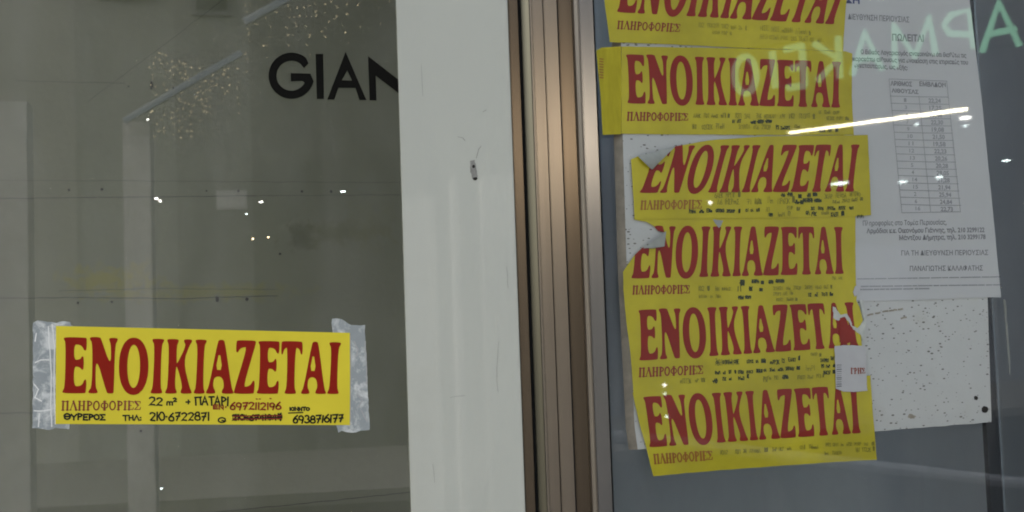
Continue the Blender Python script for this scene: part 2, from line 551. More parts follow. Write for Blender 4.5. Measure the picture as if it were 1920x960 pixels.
BIG = {
 'Ε': (183, 420, [(0, 0), (166, 0), (176, 8), (180, 105), (163, 103), (152, 70), (128, 54), (85, 54), (85, 200), (118, 200), (136, 188), (142, 178), (158, 178), (158, 278), (142, 278), (136, 262), (118, 252), (85, 252), (85, 366), (122, 366), (146, 352), (160, 322), (178, 322), (180, 412), (170, 420), (8, 420), (6, 404), (22, 380), (18, 46), (0, 18)], None),
 'Ν': (218, 415, [(0, 0), (68, 0), (70, 16), (52, 50), (54, 282), (135, 15), (145, 0), (186, 0), (192, 14), (197, 362), (218, 398), (216, 416), (155, 416), (152, 400), (168, 362), (166, 200), (94, 402), (84, 420), (10, 420), (6, 404), (28, 372), (27, 50), (0, 18)], None),
 'Ο': (225, 415, ell(112, 205, 112, 216, 44, 0.92), ell(112, 205, 48, 162, 36, 0.95)),
 'Ι': (98, 412, [(0, 0), (86, 0), (88, 16), (73, 50), (78, 365), (98, 396), (96, 413), (10, 413), (8, 396), (26, 365), (17, 50), (0, 16)], None),
 'Κ': (200, 412, [(0, 0), (85, 0), (87, 16), (72, 50), (78, 205), (90, 200), (130, 55), (115, 18), (118, 0), (198, 0), (200, 14), (184, 45), (134, 242), (178, 365), (198, 396), (196, 413), (138, 413), (136, 396), (153, 365), (88, 226), (82, 240), (83, 365), (97, 396), (95, 413), (12, 413), (10, 396), (25, 365), (18, 50), (0, 16)], None),
 'Α': (208, 414, [(0, 0), (68, 0), (71, 18), (50, 58), (60, 132), (122, 132), (137, 55), (118, 20), (120, 0), (206, 0), (208, 14), (192, 45), (138, 398), (126, 416), (96, 416), (82, 398), (22, 55), (0, 18)], [(68, 184), (122, 184), (97, 335)]),
 'Ζ': (163, 397, [(0, 0), (146, 0), (154, 10), (158, 98), (142, 98), (130, 70), (102, 54), (70, 54), (163, 378), (160, 392), (150, 399), (25, 399), (14, 390), (12, 308), (27, 308), (42, 336), (68, 347), (96, 347), (0, 20)], None),
 'Τ': (160, 397, [(33, 0), (115, 0), (118, 16), (102, 50), (108, 348), (126, 348), (142, 332), (148, 300), (161, 300), (161, 388), (150, 399), (12, 399), (1, 388), (0, 298), (12, 298), (20, 332), (35, 348), (47, 348), (47, 50), (31, 16)], None),
}
SPANS = [('Ε', 116, 162), ('Ν', 165, 219.5), ('Ο', 222, 278), ('Ι', 282.5, 307), ('Κ', 310, 360), ('Ι', 364, 387), ('Α', 387, 439), ('Ζ', 439.5, 480), ('Ε', 483, 525), ('Τ', 527.5, 567.5), ('Α', 566.5, 613.5), ('Ι', 616, 640)]

def densify(p, k=3):
    out = []
    for i in range(len(p)):
        a, b = p[i], p[(i + 1) % len(p)]
        for j in range(k):
            out.append((a[0] + (b[0] - a[0]) * j / k, a[1] + (b[1] - a[1]) * j / k))
    return out

def headline(mp):
    """the printed headline, letter by letter, through MP (unit square -> pixels)"""
    out = []
    for ch, x0, x1 in SPANS:
        w, h, o, hole = BIG[ch]
        g = lambda pts: [mp(((x0 + (x1 - x0) * x / w) - 116) / 524, y / (h if ch != 'Ο' else 415)) for x, y in pts]
        oo = chaikin(o, 2) if ch != 'Ο' else o
        hh = [] if hole is None else [g(chaikin(hole, 1) if ch == 'Α' else hole)]
        out.append((g(oo), hh))
    return out

# ------------------------------------------------------------------ stroke lettering (small print and handwriting)
def arc(cx, cy, rx, ry, a0, a1, n=10):
    return [(cx + rx * math.cos(R(a0 + (a1 - a0) * i / n)), cy + ry * math.sin(R(a0 + (a1 - a0) * i / n))) for i in range(n + 1)]

HAND = {
 '0': (.5, [arc(.25, .5, .22, .5, 90, 450, 14)]), '1': (.22, [[(.12, 1), (.08, 0)]]),
 '2': (.52, [arc(.25, .75, .2, .25, 160, -30, 8) + [(.06, .02), (.14, .08), (.46, .02)]]),
 '3': (.5, [arc(.22, .75, .2, .25, 150, -80, 8) + arc(.22, .25, .22, .27, 80, -150, 8)]),
 '4': (.5, [[(.3, 1), (.04, .4), (.46, .42)], [(.36, .7), (.34, 0)]]),
 '6': (.5, [[(.4, 1), (.18, .7)] + arc(.25, .28, .2, .28, 160, 520, 12)]),
 '7': (.5, [[(.04, .95), (.42, 1), (.18, 0)], [(.1, .5), (.42, .55)]]),
 '8': (.5, [arc(.25, .75, .17, .23, -90, 270, 10) + arc(.25, .26, .22, .26, 90, 450, 12)]),
 '9': (.5, [arc(.24, .7, .19, .28, 0, 360, 12) + [(.42, .5), (.3, 0)]]),
 'Π': (.62, [[(.1, 0), (.1, .95)], [(.0, .95), (.6, 1)], [(.52, .97), (.54, .05)]]), 'Α': (.55, [[(.03, 0), (.27, 1), (.5, 0)], [(.13, .38), (.42, .38)]]),
 'Τ': (.5, [[(.0, .98), (.5, 1)], [(.25, .98), (.25, 0)]]), 'Ρ': (.48, [[(.08, 0), (.08, 1)] + arc(.1, .74, .32, .25, 85, -90, 8)]),
 'Ι': (.22, [[(.1, 1), (.1, 0)]]), 'Θ': (.62, [arc(.3, .5, .28, .45, 90, 450, 14), [(.12, .5), (.48, .5)]]),
 'Υ': (.55, [[(.02, 1), (.27, .5), (.5, 1)], [(.27, .5), (.25, 0)]]), 'Ε': (.5, [[(.45, .97), (.08, .95), (.08, .05), (.46, .02)], [(.08, .5), (.4, .5)]]),
 'Ο': (.52, [arc(.25, .45, .22, .4, 90, 450, 12)]), 'Σ': (.5, [[(.46, .95), (.05, .97), (.3, .5), (.05, .03), (.48, .05)]]),
 'Η': (.52, [[(.08, 0), (.08, 1)], [(.44, 0), (.44, 1)], [(.08, .5), (.44, .5)]]), 'Λ': (.5, [[(.03, 0), (.25, 1), (.48, 0)]]),
 'Κ': (.5, [[(.08, 0), (.08, 1)], [(.44, 1), (.1, .5), (.46, 0)]]), 'Ν': (.52, [[(.07, 0), (.07, 1), (.44, 0), (.44, 1)]]),
 'm': (.6, [[(.05, 0), (.06, .5)] + arc(.18, .4, .12, .14, 180, 0, 5) + [(.3, 0)], [(.3, .3)] + arc(.42, .4, .12, .14, 180, 0, 5) + [(.55, 0)]]),
 '²': (.35, [arc(.15, 1.0, .12, .16, 160, -30, 6) + [(.02, .62), (.3, .64)]]), '+': (.5, [[(.05, .4), (.42, .42)], [(.23, .62), (.23, .2)]]),
 '.': (.25, [[(.08, .42), (.16, .46)]]), ':': (.2, [[(.06, .15), (.12, .18)], [(.06, .6), (.12, .63)]]), 'e': (.6, [arc(.3, .4, .25, .35, -20, 330, 14) + [(.3, .35)]]),
 ' ': (.4, []), '-': (.4, [[(.05, .45), (.32, .47)]]),
}
T_, t_ = .20, .085
def sv(x): return [([(x, 0), (x, 1)], T_), ([(x - .17, .035), (x + .17, .035)], .07), ([(x - .17, .965), (x + .17, .965)], .07)]
SERIF = {
 'Π': (.98, sv(.24) + sv(.74) + [([(.2, .95), (.8, .95)], .1)]), 'Λ': (.92, [([(.12, 0), (.46, 1)], t_), ([(.44, 1), (.80, 0)], T_), ([(0, .035), (.26, .035)], .07), ([(.62, .035), (.94, .035)], .07)]),
 'Η': (.98, sv(.24) + sv(.74) + [([(.24, .5), (.74, .5)], t_)]), 'Ρ': (.78, sv(.24) + [(arc(.3, .73, .34, .235, 90, -90, 8), .14)]),
 'Ο': (.86, [(arc(.42, .5, .31, .47, 90, 450, 18), .15)]), 'Φ': (1.0, sv(.5) + [(arc(.5, .5, .38, .30, 90, 450, 18), .12)]),
 'Ι': (.46, sv(.22)), 'Ε': (.80, sv(.22) + [([(.2, .95), (.68, .95), (.70, .76)], t_), ([(.2, .05), (.68, .05), (.72, .26)], t_), ([(.2, .5), (.5, .5)], t_)]),
 'Σ': (.82, [([(.10, .96), (.48, .5)], T_), ([(.48, .5), (.10, .05)], t_), ([(.05, .95), (.68, .95), (.70, .76)], t_), ([(.05, .05), (.70, .05), (.74, .28)], t_)]),
 'Γ': (.74, sv(.22) + [([(.2, .95), (.64, .95), (.66, .74)], t_)]),
}

def ribbon(bm, pts, w, z):
    """a flat mitred band along pts (pixels); z is its height over its neighbours"""
    pts = [Vector(p) for p in pts]
    q = [pts[0]]
    for p in pts[1:]:
        if (p - q[-1]).length > 1e-3:
            q.append(p)
    if len(q) < 2:
        return
    prev = None
    for i, p in enumerate(q):
        d0 = (q[i] - q[i - 1]).normalized() if i else (q[1] - q[0]).normalized()
        d1 = (q[i + 1] - q[i]).normalized() if i < len(q) - 1 else d0
        n0, n1 = Vector((-d0.y, d0.x)), Vector((-d1.y, d1.x))
        n = n0 + n1
        n = n.normalized() if n.length > .2 else n0
        k = 1 / max(.5, n.dot(n0))
        e = Vector((0, 0))
        if i == 0: e = -d0 * w * .3
        if i == len(q) - 1: e = d0 * w * .3
        a, b = p + e + n * (w / 2 * k), p + e - n * (w / 2 * k)
        cur = (bm.verts.new((a.x, a.y, z)), bm.verts.new((b.x, b.y, z)))
        if prev:
            bm.faces.new((prev[0], prev[1], cur[1], cur[0]))
        prev = cur

class Ink:
    """collects strokes of one ink on one sheet"""
    def __init__(self):
        self.bm = bmesh.new()
        self.k = 0
    def stroke(self, pts, w):
        self.k = (self.k + 1) % 25
        ribbon(self.bm, pts, w, self.k * 1.2e-5)
    def hand(self, text, x, y, h, w_, dx=1.0, slope=0.0, jit=.08, upto=None, seed=1):
        rnd = random.Random(seed + len(text))
        w = w_ * 1.22
        tot = sum(HAND[c][0] for c in text)
        sx = (upto - x) / tot if upto else h * dx
        cx_ = x
        for c in text:
            a, st = HAND[c]
            dy, sc = rnd.uniform(-.06, .06) * h, rnd.uniform(.92, 1.05)
            for s in st:
                self.stroke([(cx_ + px * sx * .95 + rnd.uniform(-jit, jit) * h * .5, y + dy + (cx_ - x) * slope - py * h * sc) for px, py in s], w)
            cx_ += a * sx
    def serif(self, text, mp, wk=1.0):
        tot = sum(SERIF[c][0] for c in text)
        H = math.dist(mp(0, 0), mp(0, 1))
        cx_ = 0
        for c in text:
            a, st = SERIF[c]
            for s, w in st:
                self.stroke([mp((cx_ + px) / tot, py) for px, py in s], w * H * 1.0 * wk)
            cx_ += a
    def scribble(self, x0, y0, x1, y1, h, w, seed, dens=1.0):
        """pen words too faded to read"""
        rnd = random.Random(seed)
        L = abs(x1 - x0)
        x = x0
        H = max(6.2, h * 1.4)
        while x < x1 - 2:
            n = rnd.choice((2, 3, 4, 5, 6))
            word = ''.join(rnd.choice('ΑΤΡΙΟΣΗΛΚΝΕΠm') if rnd.random() < .8 else rnd.choice('0123679') for _ in range(n))
            ww = min(n * H * .42, x1 - x)
            yb = y0 + (y1 - y0) * (x - x0) / max(L, 1) + H * .45
            self.hand(word, x, yb, H * rnd.uniform(.85, 1.1), w * .46, upto=x + ww, jit=.12, seed=seed)
            if w > 2.7:
                self.stroke(ragged([(x - 1, yb - H * .4), (x + ww * .5, yb - H * .55), (x + ww, yb - H * .45)], .7, 5, False, seed), w * .8)
            x += ww + rnd.uniform(3, 7)
    def done(self, name, pl, off, m, parent):
        return link(name, settle(self.bm, pl, off), m, parent)

def printed(lines, pl, off, name, m, parent):
    """set type: LINES = [(text, pixel quad, bold)]; letters from Blender's own face"""
    bm = bmesh.new()
    for text, mp, bold in lines:
        c = bpy.data.curves.new('type', 'FONT')
        c.body = text
        c.resolution_u = 2
        c.offset = 0.03 if bold else 0.012
        o = bpy.data.objects.new('type', c)
        COL.objects.link(o)
        dg = bpy.context.evaluated_depsgraph_get()
        ev = o.evaluated_get(dg)
        me = ev.to_mesh()
        xs = [v.co.x for v in me.vertices]
        x0, x1 = min(xs), max(xs)
        vs = []
        for v in me.vertices:
            x, y = mp((v.co.x - x0) / (x1 - x0), v.co.y / 0.70)
            vs.append(bm.verts.new((x, y, 0)))
        for p in me.polygons:
            try:
                bm.faces.new([vs[i] for i in p.vertices])
            except ValueError:
                pass
        ev.to_mesh_clear()
        bpy.data.objects.remove(o)
        bpy.data.curves.remove(c)
    return link(name, settle(bm, pl, off), m, parent)

# ================================================================== THE SETTING
tag(boxo('road', (-40, -9.0, -0.5), (40, -3.6, -0.12), M['asphalt']), kind='structure')
tag(boxo('pavement', (-40, -3.6, -0.5), (40, 4, 0.0), M['paving']), kind='structure')
tag(boxo('far_pavement', (-40, -40, -0.5), (40, -9.0, 0.0), M['paving']), kind='structure')

Z0, Z1 = 0.45, 2.75                          # the glazed height
xL = -1.0
pan0, pan1 = PL.at(757, 480, 0.022).x, PL.at(968.5, 480, 0.022).x

# -- shop interior behind the left-hand pane
inn = thing('shop_interior', 'stained grey plaster walls of the empty shop behind the left window', 'interior', (-0.5, 0.35, 0))
wl = boxo('back_wall', (xL, 0.70, 0.0), (pan1 + .05, 0.78, 3.1), M['wall'], inn)
boxo('side_wall', (pan1 - .03, 0.03, 0.0), (pan1 + .05, 0.698, 3.1), M['inner_dark'], inn)  # unseen wall, kept dark to dim the back wall's right end
boxo('ceiling', (xL, 0.03, 2.95), (pan1 - .03, 0.698, 3.05), M['inner'], inn)
boxo('floor', (xL, 0.03, 0.0), (pan1 - .03, 0.698, 0.5), M['inner'], inn)
IW = -0.698
def crack(pts, w, seed):
    k = Ink()
    k.stroke(ragged(pts, .7, 14, False, seed), w)
    return k.done('crack', PL, IW, M['wall_dark'], wl)
crack([(-60, 373), (130, 371), (300, 369), (480, 367)], 1.5, 1)
crack([(480, 367), (640, 366), (900, 364)], .8, 2)
crack([(-60, 338), (250, 339), (500, 341), (900, 343)], .7, 3)
crack([(-60, 560), (120, 558), (260, 559), (330, 560)], 1.6, 4)
crack([(330, 560), (430, 557), (520, 555)], 1.6, 5)
crack([(110, 545), (300, 541), (520, 543)], .8, 6)
crack([(30, 152), (235, 156)], .9, 7)
crack([(165, 190), (300, 90), (430, -10)], .7, 8)
crack([(390, 962), (560, 945), (780, 922)], 1.8, 9)
crack([(-20, 775), (60, 774), (108, 770)], 1.4, 10)
crack([(0, 775), (0, 776)], 1, 11)
def dent(x, y, r, ry=None):
    sheet('hole', [(ragged(ell(x, y, r, ry or r, 12), r * .18, 2, True, int(x)), [])], PL, IW + .001, M['hole'], wl, 0.0)
for x, y, r in ((129, 356, 2.4), (191, 355, 2.6), (387, 358, 1.8), (447, 358, 2.4), (566, 359, 2.2), (621, 359, 2.8), (146, 568, 2.4), (210, 566, 2.4), (463, 561, 3.2), (241, 162, 1.6), (325, 165, 1.6), (525, 476, 2.4), (264, 808, 2.6)):
    dent(x, y, r)
dent(407, 561, 3.4, 5.5)
dent(284, 160, 3.0, 8)

# -- the fixed shop window
win = thing('shop_window', 'large left shop window pane reflecting fairy lights and lamps', 'window', (-0.6, 0.0, Z0))
boxo('pane', (xL, 0.0, Z0), (pan1 - .02, 0.006, Z1), M['glass'], win)
boxo('window_sill', (xL - .06, -0.05, Z0 - .05), (pan0 - .004, 0.03, Z0 - .002), M['bronze'], win, 0.004)
boxo('window_head', (xL - .06, -0.03, Z1 + .002), (pan0 - .004, 0.03, Z1 + .06), M['bronze'], win, 0.004)
boxo('jamb', (xL - .04, -0.03, Z0), (xL - .002, 0.03, Z1), M['bronze'], win, 0.004)
boxo('added_side_pane', (xL - .02, 0.032, Z0), (xL - .014, 0.698, Z1), M['glass'], win)  # unseen glazed side, added to let daylight in from the left

fr = thing('shop_facade', 'rendered shop facade around the windows', 'facade', (0, 0.1, 0))
boxo('plinth', (xL - .06, -0.04, 0.0), (cx.x, 0.02, Z0 - .052), M['front'], fr)
boxo('lintel', (xL - .06, -0.06, Z1 + .062), (3.5, 0.02, 3.3), M['front'], fr)
boxo('rear_wall', (xL, 0.79, 0.0), (pan1 + .04, 0.95, 3.3), M['front'], fr)

# -- the white panel between window and frame
pn = thing('white_panel', 'tall plain white panel beside the bronze frame, with a chipped screw hole', 'panel', ((pan0 + pan1) / 2, 0, Z0))
boxo('board', (pan0, -0.022, Z0 - .03), (pan1, -0.001, Z1 + .03), M['panel'], pn, 0.0015)
chip = sheet('chip', [(ragged([(881, 301), (890, 299), (892, 312), (896, 330), (893, 339), (887, 338), (882, 322)], .8, 4, True, 5), [])], PL, 0.0223, M['putty'], pn)
sheet('hole', [(ell(888, 312, 2.8, 3.2, 12), [])], PL, 0.0226, M['hole'], chip)
sheet('hole', [(ragged(ell(891, 335, 4.5, 3.0, 12), .6, 2, True, 3), [])], PL, 0.0226, M['hole'], chip)
for pts, w in (([(893, 297), (897, 280), (902, 274)], 1.0), ([(857, 256), (868, 258), (872, 264)], .9), ([(790, 120), (793, 180)], .6), ([(935, 640), (931, 700), (934, 735)], .6), ([(845, 745), (872, 742)], .8), ([(812, 870), (815, 905)], .6), ([(905, 210), (912, 206)], .8), ([(950, 500), (953, 540)], .6)):
    sc = Ink()
    sc.stroke(ragged(pts, .8, 9, False, int(pts[0][0])), w)
    sc.done('scratch', PL, 0.0223, M['putty'], pn)

# -- bronze frame
fm = thing('door_frame', 'tall bronze metal door frame of several upright strips between the two panes', 'frame', (cx.x - .05, 0, Z0))
def strip(name, xa, xb, off, m, off2=None, bev=0.0012, back=-0.03):
    o2 = off if off2 is None else off2
    a, b = PL.at(xa, 480, off), PL.at(xb, 480, o2)
    prism(name, [(a.x, -back), (a.x, -off), (b.x, -o2), (b.x, -back)], Z0 - .03, Z1 + .03, m, fm, bev)
strip('jamb_trim', 969.5, 987, 0.012, M['bronze_dark'])
strip('gasket', 987.6, 993, 0.006, M['gasket'])
strip('stile', 993.6, 1009.5, 0.014, M['bronze_olive'], 0.026)
strip('bead', 1010, 1013, 0.028, M['bead'], 0.028, 0.0008)
strip('stile', 1013.4, 1034.4, 0.027, M['bronze'])
strip('stile', 1036.2, 1061.4, 0.026, M['bronze'])
strip('groove', 1034.6, 1036.0, 0.020, M['gasket'], bev=0)
strip('groove', 1061.6, 1063.6, 0.016, M['gasket'], bev=0)
strip('rebate', 1063.8, 1094, 0.010, M['bronze_dark'])
strip('bead', 1094.6, 1103, 0.024, M['bead'], 0.027, 0.0025)
strip('stile', 1103.6, 1130, 0.024, M['steel'])
strip('gasket', 1130.4, 1132.6, 0.014, M['gasket'], bev=0)

# -- the right-hand pane (a door leaf turned a little away) and the room behind it
def RP(s, off): return cx + RT * s + PR.n * off
rw = 1.15
dr = thing('glass_door', 'dark grey glass door pane reflecting a green sign, behind the notices', 'door', RP(.5, 0) * 1.0)
dr.location.z = 0.05
def rprism(name, s0, s1, o0, o1, z0, z1, m, parent, bev=0):
    return prism(name, [RP(s0, o0), RP(s1, o0), RP(s1, o1), RP(s0, o1)], z0, z1, m, parent, bev)
rprism('pane', .004, rw, 0.0, -0.008, .12, Z1, M['glass_r'], dr)
rprism('bottom_rail', .004, rw, 0.02, -0.03, 0.02, .118, M['bronze'], dr)
rprism('stile', rw + .002, rw + .07, 0.02, -0.03, 0.02, Z1, M['bronze'], dr)
rm = thing('entrance_room', 'dim blue grey room behind the glass door', 'interior', RP(.6, -.9))
rm.location.z = 0
rprism('back_wall', 0.02, 2.2, -.45, -.53, 0, 3.1, M['inner_r'], rm)
rprism('side_wall', 2.2, 2.28, -.05, -.445, 0, 3.1, M['inner_r'], rm)
rprism('side_wall', -.01, .018, -.06, -.445, 0, 3.1, M['inner_r'], rm)
rprism('ceiling', 0.02, 2.2, -.06, -.445, 2.95, 3.05, M['inner_r'], rm)
fr2 = rprism('door_side_wall', rw + .08, 3.2, 0.04, -.02, 0, Z1 + .06, M['front'], fr)

a, b = PR.at(1840, 700, -.018), PR.at(1862, 700, -.018)
sa, sb = (a - cx).dot(RT), (b - cx).dot(RT)
ps = thing('steel_post', 'dark upright post behind the glass, right of the speckled board', 'post', RP((sa + sb) / 2, -.05))
ps.location.z = .0
rprism('post', sa, sb, -.012, -.024, 0.0, 2.9, M['post_dark'], ps)
rprism('edge_strip', sb + .0005, sb + .005, -.011, -.023, 0.0, 2.9, M['post_edge'], ps)

# ================================================================== THINGS ON THE LEFT PANE
# -- black vinyl letters
def strokes_poly(outer, holes=()): return (outer, list(holes))
G = [(579, 118.5), (571, 128)] 
gc = (546.5, 142)
outer = [(gc[0] + 42.5 * math.cos(R(a)), gc[1] - 43.5 * math.sin(R(a))) for a in range(38, 361 - 0, 7)]
outer = [(578.5, 119)] + [(gc[0] + 42.5 * math.cos(R(a)), gc[1] - 43.5 * math.sin(R(a))) for a in range(45, 340, 8)]
inner = [(gc[0] + 27.5 * math.cos(R(a)), gc[1] - 28.5 * math.sin(R(a))) for a in range(325, 40, -8)]
outer = [(578.5, 119)] + [(gc[0] + 35.5 + 0 * a, 0) for a in ()] + [(gc[0] + 43 * math.cos(R(a)) , gc[1] - 43.5 * math.sin(R(a))) for a in range(50, 352, 8)] + [(582, 138), (545, 137), (545.5, 152.5), (567, 152)]
inner = [(gc[0] + 28 * math.cos(R(a)), gc[1] - 28 * math.sin(R(a))) for a in range(332, 46, -8)]
gl = [(outer + inner + [(570, 128)], [])]
gl.append(([(591.5, 101), (606, 101), (607.5, 185.5), (594, 185.5)], []))
gl.append(([(648, 97), (687, 187.5), (674, 187.5), (666.5, 165), (634.5, 164.5), (627, 186.5), (613.5, 186.5)], [[(641, 150.5), (660, 151), (651, 132)]]))
gl.append(([(690, 105), (753, 154), (753, 103), (768, 103), (770, 189), (766, 189), (704.5, 142), (706, 188.5), (693, 188)], []))
lt = sheet('window_lettering', gl, PL, 0.0006, M['vinyl'], None)
tag(lt, 'large black capital letters on the window, cut off by the white panel', 'lettering')

# -- yellow notice with tape
def add_headline(p, mp, pl, off, m, cuts=()):
    sheet('headline', headline(mp), pl, off, m, p, 0.0, cuts)

base = PL.at(380, 797, 0.001)
P = thing('rent_poster', 'clean bright yellow poster taped alone on the left window', 'poster', base, 'yellow to-let posters')
sheet('sheet', [([(105, 611), (380, 617.5), (656, 624), (656.5, 710), (656, 797), (380, 796), (104, 795), (104.5, 700)], [])], PL, 0.0012, M['yellow'], P, 0.0003)
add_headline(P, quad((118, 632), (639.5, 642), (637.5, 739), (117, 737.5)), PL, 0.0014, M['red'])
k = Ink(); k.serif('ΠΛΗΡΟΦΟΡΙΕΣ', quad((114.5, 752), (265, 752), (264.5, 768.5), (114, 769.5))); k.done('small_text', PL, 0.0014, M['red_thin'], P)
k = Ink()
k.hand('22', 279, 760, 15, 2.6, upto=306); k.hand('m²', 312, 760, 12, 2.4, upto=332)
k.hand('+', 348, 760, 17, 2.4, upto=359); k.hand('ΠΑΤΑΡΙ', 365, 760, 16, 2.6, upto=430, slope=.02)
k.done('handwritten_text', PL, 0.0014, M['pen'], P)
k = Ink()
k.hand('ΘΥΡΕΡΟΣ', 120, 787, 11, 2.8, upto=198); k.hand('ΤΗΛ:', 230, 788.5, 9.5, 2.3, upto=266)
k.hand('210.6722871', 280, 789, 15, 2.6, upto=394, slope=-.01); k.hand('e', 408, 792, 12, 2.3, upto=425)
k.done('handwritten_text', PL, 0.0014, M['pen'], P)
k = Ink()
k.hand('ΚΙΝΗΤΟ', 543, 770, 6.5, 2.2, upto=581); k.stroke([(541, 774.5), (568, 773.5)], 2.4)
k.hand('6938716177', 549, 793, 14, 2.6, upto=645, slope=-.02)
k.hand('210-6741949', 435, 788, 10, 2.6, upto=530)
k.scribble(436, 783, 528, 781, 9, 2.0, 4, .8)
for y in (779.5, 784.5): k.stroke([(436, y + 1), (480, y), (529, y - 1)], 2.0)
k.done('handwritten_text', PL, 0.0014, M['pen'], P)
k = Ink(); k.hand('ΕΝ.', 399, 767, 8, 2.2, upto=426); k.hand('6972112196', 431, 768, 13.5, 2.4, upto=528)
for x, y in ((481, 748), (487, 748), (507, 747)): k.stroke([(x - 1, y), (x + 1.5, y + .3)], 2.0)
for y in (780.5, 786): k.stroke([(437, y), (528, y - 1.2)], 1.8)
k.done('red_handwritten_text', PL, 0.00165, M['pen_red'], P)

def tape(pts, label, seed):
    o = sheet('masking_tape', [(ragged(pts, .9, 7, True, seed), [])], PL, 0.0007, M['tape'], None, 0.0002)
    tag(o, label, 'tape', 'tape strips holding the left poster')
    return o
t1 = tape([(62, 605), (70, 601), (90, 603), (105, 606), (120, 602), (132, 603), (133, 611), (160, 614), (160, 792), (130, 795), (130, 804), (104, 803), (90, 806), (70, 803), (61, 802), (62, 700)], 'crinkled whitish tape strip along the left end of the lone yellow poster', 1)
t2 = tape([(622, 597), (640, 598), (658, 610), (684, 609), (688, 700), (693, 806), (676, 808), (660, 812), (640, 808), (634, 812), (631, 797), (615, 795), (615, 624), (623, 624)], 'frayed whitish tape strip along the right end of the lone yellow poster', 2)
k = Ink()
for pts in ([(91, 612), (92, 640), (96, 700), (95, 760), (97, 800)], [(66, 680), (76, 675), (92, 675)], [(64, 770), (80, 771), (95, 768)], [(74, 775), (72, 800)], [(98, 608), (102, 650), (101, 720), (104, 795)], [(64, 720), (72, 730), (66, 745), (78, 752)], [(66, 640), (68, 625)]):
    k.stroke(ragged(pts, .6, 8, False, 3), 2.2)
k.done('crease', PL, 0.0008, mat('tape_crease', (0.72, 0.73, 0.70), 0.6), t1)
k = Ink()
for pts in ([(657, 630), (658, 700), (657, 790)], [(685, 640), (688, 720)], [(664, 640), (672, 655), (668, 668)], [(670, 740), (680, 750), (672, 765)], [(678, 770), (688, 790)]):
    k.stroke(ragged(pts, .6, 8, False, 9), 2.2)
k.done('crease', PL, 0.0008, M['label'], t2)

# ================================================================== THINGS ON THE RIGHT PANE
BD = 0.013
bd = thing('speckled_board', 'white board full of dark flecks, hung on the door behind the posters', 'board', PR.at(1520, 815, 0))
sheet('board_face', [([(1163, -60), (1500, -60), (1812, -60), (1838, 250), (1852, 565), (1859, 789), (1858, 792)] + ragged([(1858, 792), (1750, 800), (1640, 809), (1400, 828), (1196, 843)], .8, 12, False, 4) + [(1190, 800), (1175, 500), (1166, 200)], [])], PR, BD, [M['board']], bd, BD - .001)
e0 = [(1163, -60), (1166, 200), (1175, 500), (1190, 800), (1196, 843)]
bm = bmesh.new()
row = [(bm.verts.new(PR.at(x, y, BD - .0002) - RT * .0006), bm.verts.new(PR.at(x - 17, y, .001) )) for x, y in e0]
row2 = [(bm.verts.new(PR.at(x, y, BD - .0002) - RT * .0003), bm.verts.new(PR.at(x - 17, y, .001) + RT * .006)) for x, y in e0]
for i in range(len(e0) - 1):
    bm.faces.new((row[i][0], row[i + 1][0], row[i + 1][1], row[i][1]))
    bm.faces.new((row2[i][0], row2[i][1], row2[i + 1][1], row2[i + 1][0]))
    bm.faces.new((row[i][1], row[i + 1][1], row2[i + 1][1], row2[i][1]))
bmesh.ops.recalc_face_normals(bm, faces=bm.faces)
link('edge_band', bm, M['board_edge'], bd)
for x, y, rx, ry in ((1846.5, 768, 6.5, 6.5), (1830, 746, 4, 4)):
    sheet('screw_hole', [(ragged(ell(x, y, rx, ry, 14), .6, 3, True, int(x)), [])], PR, BD + .0004, M['hole'], bd)
sheet('stain', [(ragged(ell(1709, 781, 8, 4, 14), 1.5, 3, True, 2), [])], PR, BD + .0004, M['board_edge'], bd)
k = Ink()
for x, y, w in ((1632, 590, 9), (1646, 587, 8), (1660, 584, 10), (1674, 582, 14), (1688, 580, 8), (1695, 596, 9)):
    k.stroke(ragged([(x - w / 2, y + 1), (x, y), (x + w / 2, y - 1)], 1, 3, False, x), 3)
k.done('stain', PR, BD + .0005, M['board_edge'], bd)

